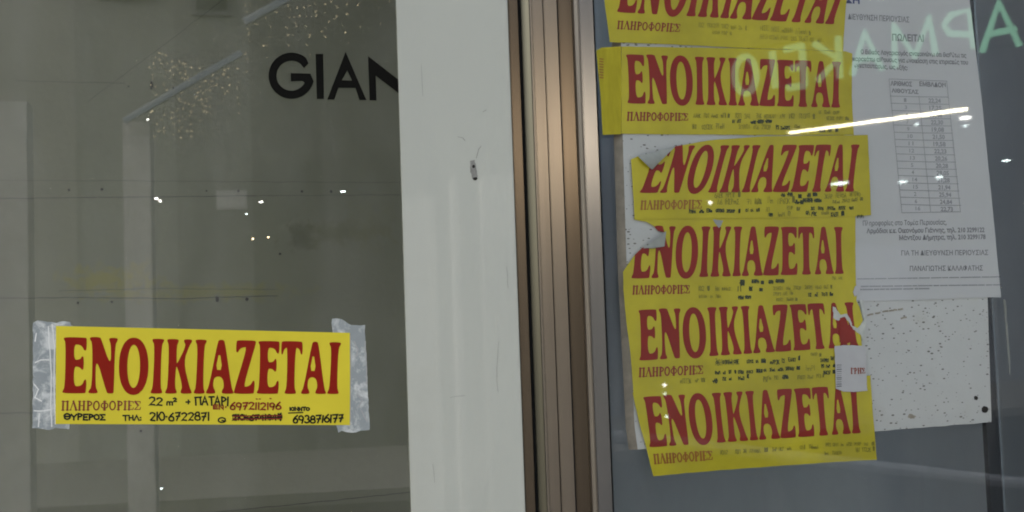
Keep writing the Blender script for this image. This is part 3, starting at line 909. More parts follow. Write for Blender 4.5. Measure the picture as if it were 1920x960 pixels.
# -- printed notice
NO = BD + .0012
nt = thing('printed_notice', 'white printed notice with a table of numbers, right of the yellow posters', 'notice', PR.at(1740, 565, NO))
sheet('sheet', [([(1570, -60), (1700, -60), (1811, -60), (1818, 0), (1842, 200), (1860, 380), (1877, 557), (1800, 559), (1740, 562), (1660, 564), (1604, 565), (1590, 300), (1580, 100)], [])], PR, NO, M['notice'], nt, 0.0004)
def ln(text, x0, y0, x1, y1, h, bold=False, lean=.02):
    return (text, quad((x0 - h * lean, y0 - h), (x1 - h * lean, y1 - h), (x1, y1), (x0, y0)), bold)
printed([ln('ΙΚΗ', 1580, 5, 1612, 7, 12, True)], PR, NO + .0002, 'blue_text', M['notice_blue'], nt)
for para in ([ln('Ο Ειδικός Λογαριασμός ανακοινώνει ότι διαθέτει τις', 1614, 101, 1812, 108, 8, True), ln('παρακάτω αίθουσες για ενοικίαση στις κτιριακές του', 1598, 114, 1815, 121, 8, True), ln('εγκαταστάσεις, ως εξής:', 1602, 126, 1702, 131, 8, True)],
             [ln('ΠΩΛΕΙΤΑΙ', 1673, 76, 1732, 78, 12, True)], [ln('ΔΙΕΥΘΥΝΣΗ ΠΕΡΙΟΥΣΙΑΣ', 1590, 36, 1705, 42, 10)],
             [ln('Πληροφορίες στο Τομέα Περιουσίας,', 1618, 423, 1775, 421, 9), ln('Αρμόδιοι κ.κ. Οικονόμου Γιάννης, τηλ. 210 3299122', 1625, 437, 1846, 435, 8.5, True), ln('Μάντζου Δήμητρα, τηλ. 210 3299178', 1686, 450, 1848, 448, 8.5, True)],
             [ln('ΓΙΑ ΤΗ ΔΙΕΥΘΥΝΣΗ ΠΕΡΙΟΥΣΙΑΣ', 1690, 479, 1853, 478, 9, False)], [ln('ΠΑΝΑΓΙΩΤΗΣ ΚΑΛΑΦΑΤΗΣ', 1706, 508, 1843, 507, 9, False)],
             [ln('ΑΡΙΘΜΟΣ', 1670, 160, 1710, 162, 8, True), ln('ΕΜΒΑΔΟΝ', 1724, 161, 1773, 164, 8, True), ln('ΑΙΘΟΥΣΑΣ', 1672, 173, 1722, 176, 7, True)]):
    printed(para, PR, NO + .0002, 'printed_text', M['notice_ink'], nt)
rows, k = [], Ink()
areas = ['22,24', '17,25', '19,48', '22,30', '19,08', '21,50', '19,58', '22,23', '20,26', '20,28', '28,05', '21,28', '21,94', '25,94', '24,84', '22,73']
nums = ['1', '3', '4', '7', '9', '10', '11', '12', '13', '5', '4', '14', '15', '2', '6', '16', '18']
for i in range(16):
    y = 191 + i * 13.55
    s = i * 1.45
    rows.append(ln(nums[i], 1695 + s, y, 1695 + s + 4.5 * len(nums[i]), y, 7))
    rows.append(ln(areas[i], 1741 + s * 1.05, y + 1.5, 1764 + s * 1.05, y + 2, 8, True))
    k.stroke([(1669 + s, y - 11), (1724 + s, y - 9.5), (1777 + s * 1.15, y - 9)], 1.1)
k.stroke([(1691, 399), (1800, 397)], 1.2)
k.stroke([(1667, 148), (1776, 152)], .9)
for xa, xb, ya in ((1667, 1691, 148), (1723, 1745, 180), (1775, 1801, 152)): k.stroke([(xa, ya), (xb, 398)], .9)
k.done('table_lines', PR, NO + .0003, M['notice_pale'], nt)
k = Ink()
rnd = random.Random(4)
for (x0, y0, x1, y1, w) in ((1608, 523, 1876, 519, 1.8), (1614, 537, 1876, 534, 2.0), (1610, 543, 1742, 541, 2.4)):
    x = x0
    while x < x1:
        L = rnd.uniform(5, 22)
        e = min(x + L, x1)
        f = lambda q: y0 + (y1 - y0) * (q - x0) / (x1 - x0)
        k.stroke([(x, f(x)), (e, f(e))], w)
        x = e + rnd.uniform(1.5, 4)
k.done('footer_text', PR, NO + .0003, M['notice_pale'], nt)
printed(rows[0::2], PR, NO + .0002, 'table_text', M['notice_pale'], nt)
printed(rows[1::2], PR, NO + .0002, 'table_text', M['notice_pale'], nt)

# -- the six posters on the right, each with its own wear
def poster(label, outline, off, foot, rag=.35, seed=0, cuts=()):
    p = thing('rent_poster', label, 'poster', PR.at(foot[0], foot[1], off), 'yellow to-let posters')
    sheet('sheet', [(ragged(outline, rag, 14, True, seed), [])], PR, off, M['yellow_old_dim'], p, 0.0003, cuts)
    return p
def small(p, q, off, m='red_thin', wk=1.0):
    k = Ink(); k.serif('ΠΛΗΡΟΦΟΡΙΕΣ', q, wk); k.done('small_text', PR, off, M[m], p)
def scrawl(p, off, rows, m, name='handwritten_text'):
    for i, (x0, y0, x1, y1, h, w) in enumerate(rows):
        k = Ink()
        k.scribble(x0, y0, x1, y1, h, w, i * 13 + int(x0))
        k.done(name, PR, off, M[m], p)

O1 = BD + .0018
p = poster('topmost yellow poster on the right, cut off by the top of the photo', [(1133, -90), (1590, -75), (1587, 0), (1582, 70), (1581, 99), (1560, 95), (1400, 90), (1250, 83), (1143, 79), (1140, 50), (1133, 0)], O1, (1360, 95), seed=1)
add_headline(p, quad((1168, -80), (1598, -52), (1565, 46), (1157, 23)), PR, O1 + .0002, M['red_old'])
small(p, quad((1157.5, 39), (1277, 45), (1275, 60), (1156, 54)), O1 + .0002)
scrawl(p, O1 + .0002, [(1310, 47, 1400, 53, 6, 1.5), (1335, 61, 1372, 63, 5, 1.4), (1425, 53, 1520, 62, 7, 1.5), (1425, 69, 1540, 75, 6, 1.3)], 'pen_fainter')

O2 = BD + .0014
p = poster('second yellow poster from the top on the right, with a folded left flap', [(1165, 87), (1300, 89), (1450, 92), (1585, 96), (1598, 100), (1597, 180), (1601, 253), (1400, 253), (1165, 251)], O2, (1380, 253), seed=2)
fl = sheet('folded_flap', [([(1118, 95), (1128, 89), (1164.5, 87), (1164.5, 251.5), (1130, 253), (1126, 180)], [])], PR, O2 - .0002, mat('flap_paper', (0.36, 0.315, 0.025), 0.6, var=0.12, scale=20, stretch=(6, 6, 1)), p, 0.0003, (), lambda x, y: .004 * ((1165 - x) / 45) ** 2)
k = Ink()
for yy in range(8): k.stroke([(1123.5 + (yy % 2), 110 + yy * 5), (1131, 111 + yy * 5)], 2.0)
k.done('flap_text', PR, O2 + .0035, M['red_pale'], fl)
add_headline(p, quad((1172.5, 101.5), (1577, 116), (1577, 202), (1177, 194)), PR, O2 + .0002, M['red_old'])
small(p, quad((1175.5, 210), (1291, 212.5), (1291, 226), (1174.5, 226)), O2 + .0002)
scrawl(p, O2 + .0002, [(1300, 217, 1368, 217, 6, 1.6), (1378, 217, 1412, 219, 7, 1.6), (1418, 218, 1455, 218, 6, 1.5), (1462, 218, 1490, 219, 6, 1.6), (1498, 218, 1528, 219, 6, 1.5), (1298, 238, 1306, 238, 6, 1.5), (1316, 238, 1360, 236, 7, 1.7), (1385, 238, 1450, 239, 6, 1.5), (1535, 210, 1575, 212, 5, 1.4), (1550, 222, 1592, 222, 5, 1.5)], 'pen_faded')
scrawl(p, O2 + .0003, [(1373, 228, 1398, 227, 4, 2.4), (1409, 229, 1448, 226, 4.5, 3.2), (1455, 239, 1486, 240, 5, 2.4), (1535, 245, 1572, 244, 3.5, 2.2), (1490, 237, 1500, 234, 3, 1.3)], 'pen_old', 'dark_handwritten_text')

def curl(p, tip, a, b, pl, off, rise, m):
    """a torn corner rolled forward: a curved flap from fold a-b to TIP"""
    bm = bmesh.new()
    n = 8
    rows_ = []
    for i in range(n + 1):
        t = i / n
        r_ = []
        for j in range(n + 1):
            s = j / n
            bx, by = a[0] + (b[0] - a[0]) * s, a[1] + (b[1] - a[1]) * s
            x, y = bx + (tip[0] - bx) * t, by + (tip[1] - by) * t
            o = off + rise * math.sin(math.pi * min(1, .12 + .75 * t))
            r_.append(bm.verts.new(pl.at(x, y, o)))
        rows_.append(r_)
    for i in range(n):
        for j in range(n):
            try:
                bm.faces.new((rows_[i][j], rows_[i][j + 1], rows_[i + 1][j + 1], rows_[i + 1][j]))
            except ValueError:
                pass
    bmesh.ops.remove_doubles(bm, verts=bm.verts, dist=1e-6)
    bmesh.ops.recalc_face_normals(bm, faces=bm.faces)
    return link('curled_corner', bm, m, p, smooth=True)

O3 = BD + .0032
cut3 = [(1150, 200), (1420, 200), (1420, 255.5), (1330, 263), (1262, 274), (1224, 300), (1196, 292), (1183, 298), (1150, 298)]
p = poster('third yellow poster down on the right, its upper left corner peeled over', [(1183, 299), (1196, 293), (1224, 318), (1262, 275), (1330, 263), (1420, 256), (1530, 254), (1627, 253), (1631, 330), (1633, 403), (1600, 406), (1400, 409), (1190, 411), (1187, 360)], O3, (1400, 410), seed=3)
add_headline(p, quad((1228, 273), (1612, 271), (1603, 359.5), (1199, 362)), PR, O3 + .0002, M['red_old'], [[(1150, 200), (1420, 200), (1420, 256), (1330, 263), (1262, 275), (1224, 318), (1196, 293), (1150, 299)]])
curl(p, (1222, 318), (1196, 293), (1268, 273), PR, O3 + .0006, .007, M['back'])
small(p, quad((1201, 376.5), (1317, 375), (1316.5, 391), (1200, 393)), O3 + .0002, 'red_pale')
scrawl(p, O3 + .0002, [(1340, 367, 1388, 364, 7, 1.7), (1345, 378, 1386, 377, 8, 1.9), (1400, 378, 1428, 377, 8, 1.7), (1440, 376, 1452, 375, 8, 1.6), (1458, 377, 1490, 374, 8, 1.7), (1545, 368, 1615, 362, 7, 1.5), (1560, 378, 1618, 372, 5, 1.5), (1440, 400, 1450, 399, 8, 1.8), (1458, 402, 1482, 400, 6, 1.8), (1475, 390, 1500, 392, 5, 1.4), (1540, 399, 1556, 398, 5, 1.5), (1436, 393, 1448, 390, 6, 1.4)], 'pen_faded')
scrawl(p, O3 + .0003, [(1292, 397, 1320, 396, 4, 2.4), (1325, 395, 1388, 396, 4, 2.6), (1398, 394, 1425, 394, 4, 2.0), (1466, 366, 1486, 364, 5, 3), (1497, 368, 1503, 364, 5, 2.6), (1514, 366, 1532, 363, 5, 3), (1492, 379, 1506, 379, 5, 3), (1506, 376, 1540, 375, 5, 3.2), (1520, 391, 1605, 390, 2.5, 2), (1511, 399, 1534, 403, 6, 2.6), (1558, 402, 1583, 400, 6, 2.4), (1443, 403, 1449, 399, 4, 2.4), (1607, 406, 1620, 401, 1, 1.5)], 'pen_old', 'dark_handwritten_text')

O4 = BD + .0022
tear4 = [(1150, 380), (1190, 412), (1212, 416), (1226, 424), (1234, 433), (1249, 436), (1246, 462), (1222, 466), (1205, 464), (1190, 478), (1178, 495), (1168, 510), (1150, 520)]
p = poster('fourth yellow poster down on the right, torn open at its upper left', [(1190, 405), (1604, 405), (1604, 480), (1606, 560), (1604, 575), (1400, 578), (1172, 584), (1169, 540), (1168, 505)], O4, (1390, 578), seed=4, cuts=[tear4])
add_headline(p, quad((1190, 424), (1580, 425.5), (1584, 513.5), (1184, 522.5)), PR, O4 + .0002, M['red_old'], [tear4])
curl(p, (1206, 466), (1249, 433), (1246, 462), PR, O4 + .0008, .006, M['back'])
sheet('torn_flake', [(ragged([(1336, 411), (1356, 414), (1348, 428)], .8, 4, True, 2), [])], PR, O4 + .0006, M['back'], p)
small(p, quad((1186, 536), (1294, 534.5), (1294, 550), (1185, 552)), O4 + .0002)
scrawl(p, O4 + .0002, [(1310, 541, 1330, 541, 6, 1.5), (1340, 542, 1372, 541, 5, 1.4), (1450, 541, 1560, 538, 5, 1.4), (1450, 551, 1490, 549, 5, 1.4), (1560, 522, 1585, 519, 4, 1.2), (1455, 562, 1495, 561, 4, 1.3), (1310, 556, 1360, 556, 4, 1.2)], 'pen_faded')
scrawl(p, O4 + .0003, [(1388, 530, 1396, 527, 8, 3), (1410, 528, 1432, 530, 4, 2.8), (1442, 529, 1476, 524, 4, 3), (1382, 541, 1393, 543, 8, 2.4), (1404, 542, 1411, 543, 5, 2.6), (1424, 543, 1430, 544, 4, 2.4), (1385, 558, 1394, 557, 4, 3), (1398, 557, 1408, 556, 4, 3), (1516, 553, 1562, 551, 5, 2.2)], 'pen_old', 'dark_handwritten_text')

O5 = BD + .0027
tear5 = [(1562, 572), (1570, 576), (1577, 592), (1588, 592), (1596, 612), (1606, 622), (1640, 632), (1640, 600), (1618, 590), (1617, 560), (1640, 550), (1600, 545), (1600, 585), (1594, 596), (1590, 584), (1578, 580), (1570, 566)]
p = poster('fifth yellow poster down on the right, its right end ripped above a white label', [(1172, 577), (1400, 568), (1604, 561), (1612, 575), (1618, 600), (1613, 612), (1616, 645), (1618, 720), (1560, 725), (1400, 730), (1188, 742), (1182, 660), (1174, 600)], O5, (1395, 735), seed=5)
add_headline(p, quad((1196, 581), (1600, 566.5), (1612, 650), (1199, 676.5)), PR, O5 + .0002, M['red_old'])
k_ = sheet('ripped_edge', [(ragged([(1561, 574), (1567, 577), (1576, 590), (1588, 588), (1592, 594), (1598, 610), (1608, 616), (1620, 600), (1616, 582), (1612, 562), (1618, 562), (1624, 600), (1620, 640), (1614, 628), (1600, 618), (1590, 602), (1582, 596), (1572, 602), (1563, 596)], .8, 4, True, 6), [])], PR, O5 + .0006, M['torn'], p)
sheet('loose_fragment', [(ragged([(1575, 596), (1584, 594), (1593, 612), (1600, 622), (1604, 636), (1596, 640), (1588, 645), (1574, 641)], .6, 4, True, 8), [])], PR, O5 + .0009, M['red_old'], p)
small(p, quad((1197.5, 690), (1319, 685), (1319, 701), (1197, 707)), O5 + .0002)
scrawl(p, O5 + .0002, [(1275, 715, 1322, 712, 6, 1.4), (1340, 680, 1390, 676, 8, 2), (1430, 712, 1440, 700, 7, 1.4), (1440, 709, 1460, 708, 5, 1.4), (1510, 690, 1530, 680, 8, 1.3), (1495, 708, 1545, 704, 5, 1.5), (1520, 664, 1540, 666, 4, 1.3)], 'pen_faded')
scrawl(p, O5 + .0003, [(1342, 679, 1388, 678, 5, 2), (1400, 678, 1436, 677, 4, 2.2), (1444, 679, 1500, 671, 6, 2.2), (1340, 699, 1380, 697, 4, 2.3), (1384, 698, 1430, 695, 4, 2.3), (1432, 694, 1500, 690, 4, 2.2), (1338, 714, 1348, 712, 6, 3.4), (1354, 711, 1376, 710, 4, 2), (1384, 709, 1404, 705, 5, 2.6), (1468, 707, 1478, 706, 5, 2.8), (1538, 676, 1564, 671, 4, 2.4), (1540, 687, 1566, 685, 4, 2.4), (1544, 699, 1566, 697, 4, 2.2)], 'pen_old', 'dark_handwritten_text')

O6 = BD + .0024
p = poster('lowest yellow poster on the right, slanting past the bottom of the speckled board', [(1186, 736), (1400, 722), (1560, 712), (1632, 704), (1638, 790), (1644, 862), (1540, 868), (1400, 878), (1300, 886), (1225, 893), (1212, 840), (1198, 790)], O6 + .0008, (1430, 890), seed=6)
add_headline(p, quad((1204.5, 744), (1608, 722), (1616, 812), (1218, 839)), PR, O6 + .001, M['red_old'])
small(p, quad((1224, 852), (1336, 845), (1337, 862), (1226, 870)), O6 + .001, 'red_pale')
scrawl(p, O6 + .001, [(1350, 848, 1365, 846, 6, 1.5), (1378, 847, 1400, 845, 6, 1.7), (1405, 845, 1440, 843, 6, 1.7), (1448, 843, 1490, 840, 5, 1.6), (1500, 839, 1540, 836, 6, 1.5), (1548, 834, 1640, 832, 4, 1.4), (1545, 850, 1585, 848, 5, 1.5), (1605, 844, 1640, 841, 6, 2)], 'pen_faded')

# -- white price label across posters five and six
OS = O6 + .0022
lb = thing('price_label', 'small white label with a barcode stuck over the ripped poster', 'label', PR.at(1596, 735, OS))
sheet('label_sheet', [(ragged([(1565, 649), (1590, 647), (1622, 649), (1624, 690), (1626, 733), (1600, 735), (1582, 734), (1567, 728), (1566, 690)], .6, 7, True, 3), [])], PR, OS, M['label'], lb, 0.0002)
k = Ink()
yy = 684
rnd = random.Random(2)
while yy < 727:
    w = rnd.choice((1.0, 1.4, 2.2))
    k.stroke([(1569, yy), (1577.5, yy - .4)], w)
    yy += w + rnd.choice((1.2, 1.8, 2.8))
k.done('barcode', PR, OS + .0002, M['notice_ink'], lb)
k = Ink(); k.serif('ΓΡΗΣ', quad((1595, 690), (1622, 690), (1623, 700), (1595, 701)), 1.0); k.done('label_text', PR, OS + .0002, M['red_thin'], lb)

# -- bits of tape
o = sheet('clear_tape', [(ragged([(1603, 536), (1614, 535), (1612, 548), (1602, 556), (1600, 548)], .6, 4, True, 2), [])], PR, NO + .0022, M['label'], None, 0.0002)
tag(o, 'small white tape scrap at the lower left corner of the printed notice', 'tape')
o = sheet('tape_remnant', [(ragged([(1881, 562), (1886, 563), (1889, 610), (1893, 660), (1895, 706), (1893, 700), (1889, 655), (1885, 610)], .7, 6, True, 4), [])], PR, 0.0006, mat('dirty_tape', (0.20, 0.21, 0.19), 0.7), None, 0.0003)
tag(o, 'thin peeling whitish strip stuck to the dark glass beside the board', 'tape')

# ================================================================== ACROSS THE STREET (what the panes mirror)
def house(x0, x1, h, col, label, wins, rough=0.9):  # wall tones are stepped to lighten the panes by reflection
    t = thing('opposite_building', label, 'building', ((x0 + x1) / 2, -14, 0), 'buildings across the street')
    m = mat('render', col, rough, var=0.12, scale=0.8)
    boxo('wall', (x0, -15, 0), (x1, -13, h), m, t)
    boxo('cornice', (x0 + .01, -13.0, h - .35), (x1 - .01, -12.9, h - .1), m, t)
    for wx, z, w, hh in wins:
        f = boxo('window', (wx - w / 2, -12.999, z), (wx + w / 2, -12.95, z + hh), M['housing'], t)
        boxo('glazing', (wx - w / 2 + .06, -12.949, z + .06), (wx + w / 2 - .06, -12.94, z + hh - .06), M['facade_glass'], f)
house(-18, -3.02, 6.6, (0.50, 0.49, 0.44), 'pale building across the street mirrored at the left edge of the window', [(-5.4, 1.2, 1.2, 1.6), (-9, 1.2, 1.2, 1.6), (-12, 1.2, 1.2, 1.6)])
house(-3.02, -1.82, 6.4, (0.40, 0.40, 0.36), 'narrow beige building mirrored left of the middle of the window', [(-2.4, 5.7, .7, .3)])
house(-1.82, -0.90, 6.2, (0.31, 0.31, 0.28), 'narrow grey building mirrored around the fairy lights', [(-1.35, 5.5, .5, .3)])
house(-0.90, 8.5, 6.8, (0.215, 0.215, 0.195), 'wide dark building mirrored behind the black lettering', [(3.2, 3.6, .9, 1.9), (6.2, 3.6, .9, 1.9)])
house(8.5, 30, 8.5, (0.37, 0.385, 0.41), 'blue grey building mirrored in the glass door', [(9.6, 3.6, 1.2, 1.9), (25, 3.6, 1.2, 1.9)])

# fairy lights
def unpack(s, x0, y0, k): return [(x0 + float(a.split(',')[0]) / k, y0 + float(a.split(',')[1]) / k) for a in s.split()]
c1 = unpack('288,365 312,370 335,382 262,397 288,412 250,438 306,440 340,440 222,465 254,464 308,464 380,425 428,423 455,437 468,441 465,462 400,457 380,467 366,488 340,492 420,477 512,466 570,472 474,495 472,512 437,503 245,513 385,518 365,540 448,537 462,548 485,537 488,548 395,556 328,528 245,545 230,590 262,598 322,585 250,637 270,655 342,620 430,595 455,593 526,570 613,515 647,478 740,484 767,472 832,474 735,512 690,540 660,520 768,535 636,578 668,590 685,588 610,560 655,560 845,570 777,588 725,610 827,608 762,630 746,648 833,673 738,697 841,719 839,780 540,610 577,629 555,640 590,645 618,622 640,625 645,605 570,600 543,672 556,662 560,690 580,690 612,680 645,672 615,700 586,715 445,640 430,683 435,705 468,714 495,720 520,730 532,725 455,750 415,758 512,770 510,778 610,735 640,735 600,770 620,778 650,785 590,745 380,778 240,765 235,775 322,797 372,817 390,808 420,800 452,803 500,800 302,827 275,860 430,833 472,826 390,857 448,880 572,832 510,857 322,885 322,910 285,908 390,880 425,905 485,905 515,907 225,925 250,942 265,942 385,930 512,945 440,952 320,918', 220, 0, 960 / 260)
c2 = unpack('80,37 113,34 163,45 90,88 262,50 320,12 385,5 315,90 400,40 413,68 470,58 493,34 520,55 555,43 600,30 680,32 725,10 768,48 845,32 928,34 1160,15 1090,55 678,92 610,85 612,115 842,103 412,130 445,128 486,118 530,123 228,133 765,122 750,140 705,163 108,177 150,178 168,184 268,200 455,172 460,198 388,205 533,194 682,208 943,194 1090,177 92,215 108,243 105,263 108,308 655,233 830,243 266,275 400,262 433,265 565,260 563,275 680,273 850,317 215,345 238,340 402,338 540,330 543,335 240,430 565,413 810,185 80,400 90,440 90,538', 440, 0, 4.0)
rnd = random.Random(3)
def fairy(pts, label, seed):
    pos = [PL.across(x, y, 7.0 + rnd.uniform(-.3, .3)) for x, y in pts]
    f = thing('fairy_lights', label, 'fairy lights', min(pos, key=lambda q: q.z), 'strings of fairy lights')
    bm = bmesh.new()
    for q in pos:
        ball(bm, q, rnd.choice((.003, .0035, .004, .005)), Vector((1, 0, .15)), 1.3)
    b = link('bulbs', bm, M['g_fairy'], f)
    b['kind'] = 'stuff'
    bm = bmesh.new()
    left = sorted(pos, key=lambda q: q.x)
    cols = [left[i:i + 8] for i in range(0, len(left), 8)]
    for c in cols:
        c = sorted(c, key=lambda q: -q.z)
        if len(c) > 1:
            tube(bm, c, .0008, 4)
    link('wire', bm, M['wire'], f)
fairy(c1, 'cluster of warm fairy lights mirrored around the pale sloping beam', 1)
fairy(c2, 'warm fairy lights mirrored above the black lettering', 2)

def lamp(pl, pts, wpx, depth, m, label, name='lamp', cat='lamp', group=None, rz=1.0, housing=True, taper=1.0):
    """a glowing tube between mirrored places"""
    q = [pl.across(x, y, depth) for x, y in pts]
    scale = (depth + 2) / F
    t = thing(name, label, cat, min(q, key=lambda v: v.z), group)
    bm = bmesh.new()
    r = wpx / 2 * scale
    if len(q) == 1:
        ball(bm, q[0], r, (pl.across(pts[0][0] + 6, pts[0][1] - .6, depth) - q[0]).normalized(), rz)
        link('bulb', bm, m, t, smooth=True)
        if housing:
            bm = bmesh.new()
            box(bm, q[0] + Vector((-r * .8 * rz, -r * 2.2, -r * .7)), q[0] + Vector((r * .8 * rz, -r * 1.2, r * .7)))
            link('housing', bm, M['housing'], t)
    else:
        tube(bm, q, [r * (taper + (1 - taper) * i / (len(q) - 1)) for i in range(len(q))], 10)
        link('tube', bm, m, t, smooth=True)
        d = (q[-1] - q[0])
        bm = bmesh.new()
        back = -pl.n * 0 + Vector((0, -1, 0)) * (r * 2.2)
        tube(bm, [q[0] + back, q[-1] + back], r * .8, 6)
        link('housing', bm, M['housing'], t)
    return t

lamp(PL, [(232, 227), (345, 160), (452, 98)], 11, 6.6, M['g_dim'], 'long pale sloping light beam mirrored in the left window', 'tube_lamp')
lamp(PL, [(458, 40), (500, 17), (545, -8)], 13, 6.5, M['g_dim'], 'pale light beam mirrored at the top of the left window', 'tube_lamp')
gw = 'lamps mirrored in the panes'
for x, y, w, s, m, lab in ((262, 378, 5, 1.5, 'g_white', 'leftmost white lamp in the row mirrored under the wall crack'), (276, 377.5, 5, 1.3, 'g_white', 'second white lamp of the mirrored row'), (286, 378, 5, 1.2, 'g_white', 'third white lamp of the mirrored row'), (293, 372, 5.5, 1.5, 'g_white', 'raised white lamp over the mirrored row'), (300, 377, 4.5, 1.6, 'g_white', 'last white lamp of the mirrored row'),
                        (490, 378.5, 4.5, 2.6, 'g_white', 'oval warm lamp mirrored above two orange ones'), (462, 401, 3, 2, 'g_cool', 'small cool lamp mirrored above the left orange one'), (474, 448, 5.5, 1.2, 'g_warm', 'larger orange lamp mirrored in the left window'), (503, 445, 4.5, 1.2, 'g_warm', 'smaller orange lamp mirrored in the left window'),
                        (643, 359, 3.5, 4, 'g_cool', 'flat white lamp mirrored beside the wall holes'), (676, 354, 2.4, 7, 'g_dim', 'thin bluish lamp mirrored near the white panel'), (246, 494, 3, 1.2, 'g_dim', 'faint lamp mirrored above the yellow stain'), (275, 491, 4, 1.1, 'g_cool', 'brighter lamp mirrored above the yellow stain'), (678, 423, 4, 1, 'g_dim', 'faint lamp mirrored in the dark stain'),
                        (303, 916, 5, 1.2, 'g_cool', 'lower lamp mirrored under the lone poster'), (277, 224, 4.5, 1, 'g_white', 'white lamp mirrored at the foot of the sloping beam')):
    lamp(PL, [(x, y)], w * .72, 8.0, M[m], lab, 'street_lamp', 'lamp', gw, s)
# right-hand pane
lamp(PR, [(1474, 250.5), (1640, 228), (1807, 206)], 7.5, 5.0, M['g_tube'], 'long bright warm fluorescent tube mirrored across posters and notice', 'tube_lamp', taper=.55)
for x, y, w, s, m, lab in ((1806, 222, 8, 5, 'g_white', 'oval white lamp mirrored right of the bright tube'), (1715, 234, 4, 3, 'g_cool', 'small lamp mirrored below the bright tube'), (1806, 237, 4, 3.5, 'g_cool', 'small lamp mirrored below the oval white lamp'), (1888, 301, 4.5, 7, 'g_cool', 'streak lamp mirrored in the dark glass'),
                        (1570, 345, 7, 8, 'g_cool', 'wide white lamp mirrored over the third poster'), (1688, 342, 5.5, 6, 'g_cool', 'white lamp mirrored over the number table'), (1757, 333, 5, 5, 'g_cool', 'short lamp mirrored over the number table'), (1640, 344, 4, 8, 'g_dim', 'faint lamp mirrored left of the number table'),
                        (1328, 380.5, 7, 1.3, 'g_white', 'round white lamp mirrored over the third poster'), (1243, 722, 7, 1.0, 'g_white', 'upper round lamp mirrored over the lowest posters'), (1243, 738, 5, 1.0, 'g_cool', 'lower round lamp mirrored over the lowest posters'), (1247, 781, 5, 1.2, 'g_cool', 'faint round lamp mirrored on the lowest headline'), (1895, 356, 4, 12, 'g_dim', 'long faint lamp mirrored in the dark glass'), (1316, 566, 4, 9, 'g_dim', 'faint flat lamp mirrored above the fifth headline')):
    lamp(PR, [(x, y)], w, 7.0, M[m], lab, 'street_lamp', 'lamp', gw, s)

# green sign (a Greek pharmacy sign; the panes turn it round)
ng = thing('pharmacy_sign', 'green neon sign mirrored back to front over the right posters', 'sign', PR.across(1640, 160, 6.0))
ND = 6.0
def neon(strokes, w=15.5):
    bm = bmesh.new()
    for s in strokes:
        tube(bm, [PR.across(x, y, ND) for x, y in s], w / 2 * (ND + 2.1) / F, 8)
    link('letter', bm, M['g_green'], ng, smooth=True)
neon([[(1394 + 20 * math.cos(R(a)), 142 + 34 * math.sin(R(a))) for a in range(0, 361, 15)]])
neon([[(1444, 98), (1450, 166)]])
neon([[(1499, 86), (1505, 162)], [(1468, 95), (1500, 87)], [(1480, 130), (1502, 126)], [(1473, 166), (1505, 162)]])
neon([[(1567, 70), (1571, 148)], [(1522, 83), (1567, 112), (1530, 152)]])
neon([[(1594, 142), (1617, 62), (1650, 133)], [(1605, 113), (1641, 108)]])
neon([[(1674, 128), (1672, 48), (1711, 108), (1738, 34), (1750, 104)]])
neon([[(1822, 92), (1814, 20), (1779, 29), (1766, 48), (1775, 64), (1819, 67)]])
neon([[(1843, 96), (1874, 4), (1913, 86)], [(1852, 64), (1904, 54)]])
bm = bmesh.new()
for y in (62, 120):
    tube(bm, [PR.across(1380, y + 30, ND) + Vector((0, -.06, 0)), PR.across(1920, y - 40, ND) + Vector((0, -.06, 0))], .012, 6)
link('rail', bm, M['housing'], ng)

# pale pillars and boards that show as lighter bands in the left pane and on the white panel
def pillar(pl, x0, x1, ytop, ybot, depth, m, label, name='pillar', cat='pillar', d=.18):
    a, b = pl.across(x0, ytop, depth), pl.across(x1, ytop, depth)
    c = pl.across((x0 + x1) / 2, ybot, depth)
    t = thing(name, label, cat, Vector(((a.x + b.x) / 2, (a.y + b.y) / 2, min(c.z, a.z))))
    lo = Vector((min(a.x, b.x), min(a.y, b.y) - d, min(c.z, a.z)))
    hi = Vector((max(a.x, b.x), max(a.y, b.y), max(c.z, a.z)))
    boxo('shaft', lo, hi, m, t, .004)
    return t
pillar(PL, 229, 281, 228, 1100, 6.7, M['pale'], 'square pale pillar mirrored as a light band in the left window')
pillar(PL, -60, 50, 190, 1100, 6.9, M['pale'], 'wide pale pillar mirrored at the left edge of the window')
pillar(PL, 845, 858, 335, 1100, 5.4, M['pale'], 'thin pale upright mirrored on the white panel', 'slim_post', 'post')
pillar(PL, 762, 815, 372, 1100, 5.6, M['pale'], 'pale door leaf mirrored on the white panel', 'pale_door', 'door')
pillar(PL, 902, 990, 330, 1100, 5.8, M['pale'], 'pale door mirrored on the right of the white panel', 'pale_door', 'door')
pillar(PL, 405, 462, 357, 392, 7.5, M['pale'], 'small pale hanging sign mirrored under the wall holes', 'hanging_sign', 'sign', .05)
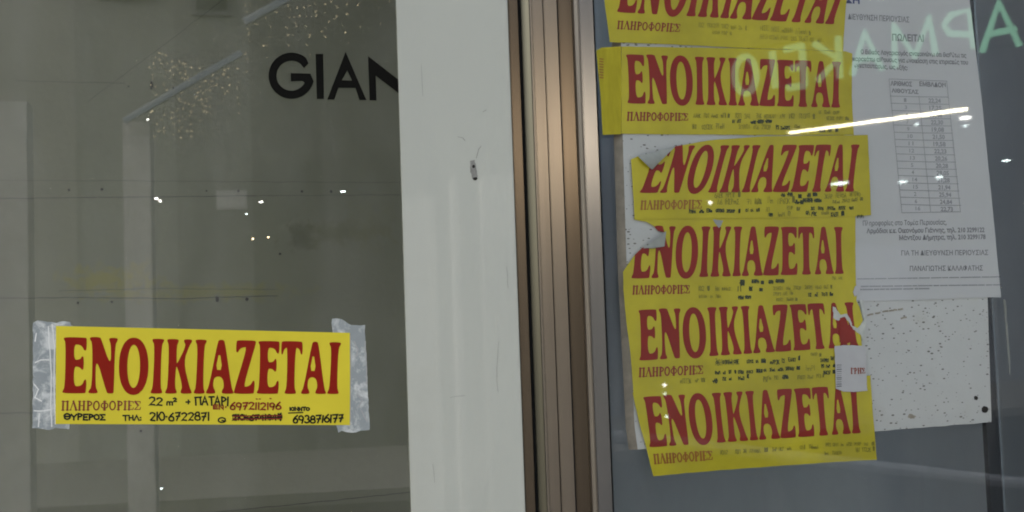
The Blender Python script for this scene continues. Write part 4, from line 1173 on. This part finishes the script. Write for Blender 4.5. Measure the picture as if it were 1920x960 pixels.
pillar(PL, 242, 288, 806, 880, 6.0, M['pale'], 'pale paper sheet mirrored under the lone poster', 'paper_sheet', 'paper', .01)

# a warm globe lamp that glints in the bronze frame, an added rail for the slanting band and a lit shop window down the street
def globe(x, y, depth, rad, power, label):
    q = PL.across(x, y, depth)
    t = thing('globe_lamp', label, 'lamp', q - Vector((0, 0, rad)), 'globe lamps glinting in the frame')
    m = glow('globe_glow', (1.0, 0.84, 0.64), power)
    m.cycles.emission_sampling = 'AUTO'
    bm = bmesh.new()
    bmesh.ops.create_icosphere(bm, subdivisions=3, radius=rad, matrix=Matrix.Translation(q))
    link('globe', bm, m, t, smooth=True)
    bm = bmesh.new()
    tube(bm, [q + Vector((0, 0, rad)), q + Vector((0, 0, rad + .8))], .012, 6)
    link('hanger', bm, M['housing'], t)
globe(1072, 276, 3.4, .085, 18, 'warm globe lamp glinting in the dark rebate of the bronze frame')
globe(1095, 180, 3.4, .05, 14, 'smaller globe lamp glinting on the grey steel stile')
ra = thing('added_rail', 'low pale rail mirrored as a slanting band at the lower right', 'rail', PR.across(1700, 880, 4.0))  # bar added only to give the door a pale reflected band
q0, q1 = PR.across(1000, 800, 3.6), PR.across(1960, 912, 3.6)
bm = bmesh.new()
tube(bm, [q0, q1], .035, 8)
link('bar', bm, mat('rail_paint', (0.42, 0.43, 0.46), 0.6), ra)
bm = bmesh.new()
tube(bm, [q0, Vector((q0.x, q0.y, 0))], .02, 8)
link('upright', bm, M['housing'], ra)
bm = bmesh.new()
tube(bm, [q1, Vector((q1.x, q1.y, 0))], .02, 8)
link('upright', bm, M['housing'], ra)
q0, q1 = PR.across(1612, 462, 9.0), PR.across(1728, 566, 9.0)
lw_ = thing('lit_window', 'pale lit shop window mirrored over the lower left of the printed notice', 'window', Vector(((q0.x + q1.x) / 2, (q0.y + q1.y) / 2, min(q0.z, q1.z))))
boxo('screen', (min(q0.x, q1.x), min(q0.y, q1.y) - .1, min(q0.z, q1.z)), (max(q0.x, q1.x), min(q0.y, q1.y), max(q0.z, q1.z)), glow('window_glow', (0.80, 0.85, 1.0), 0.35), lw_)
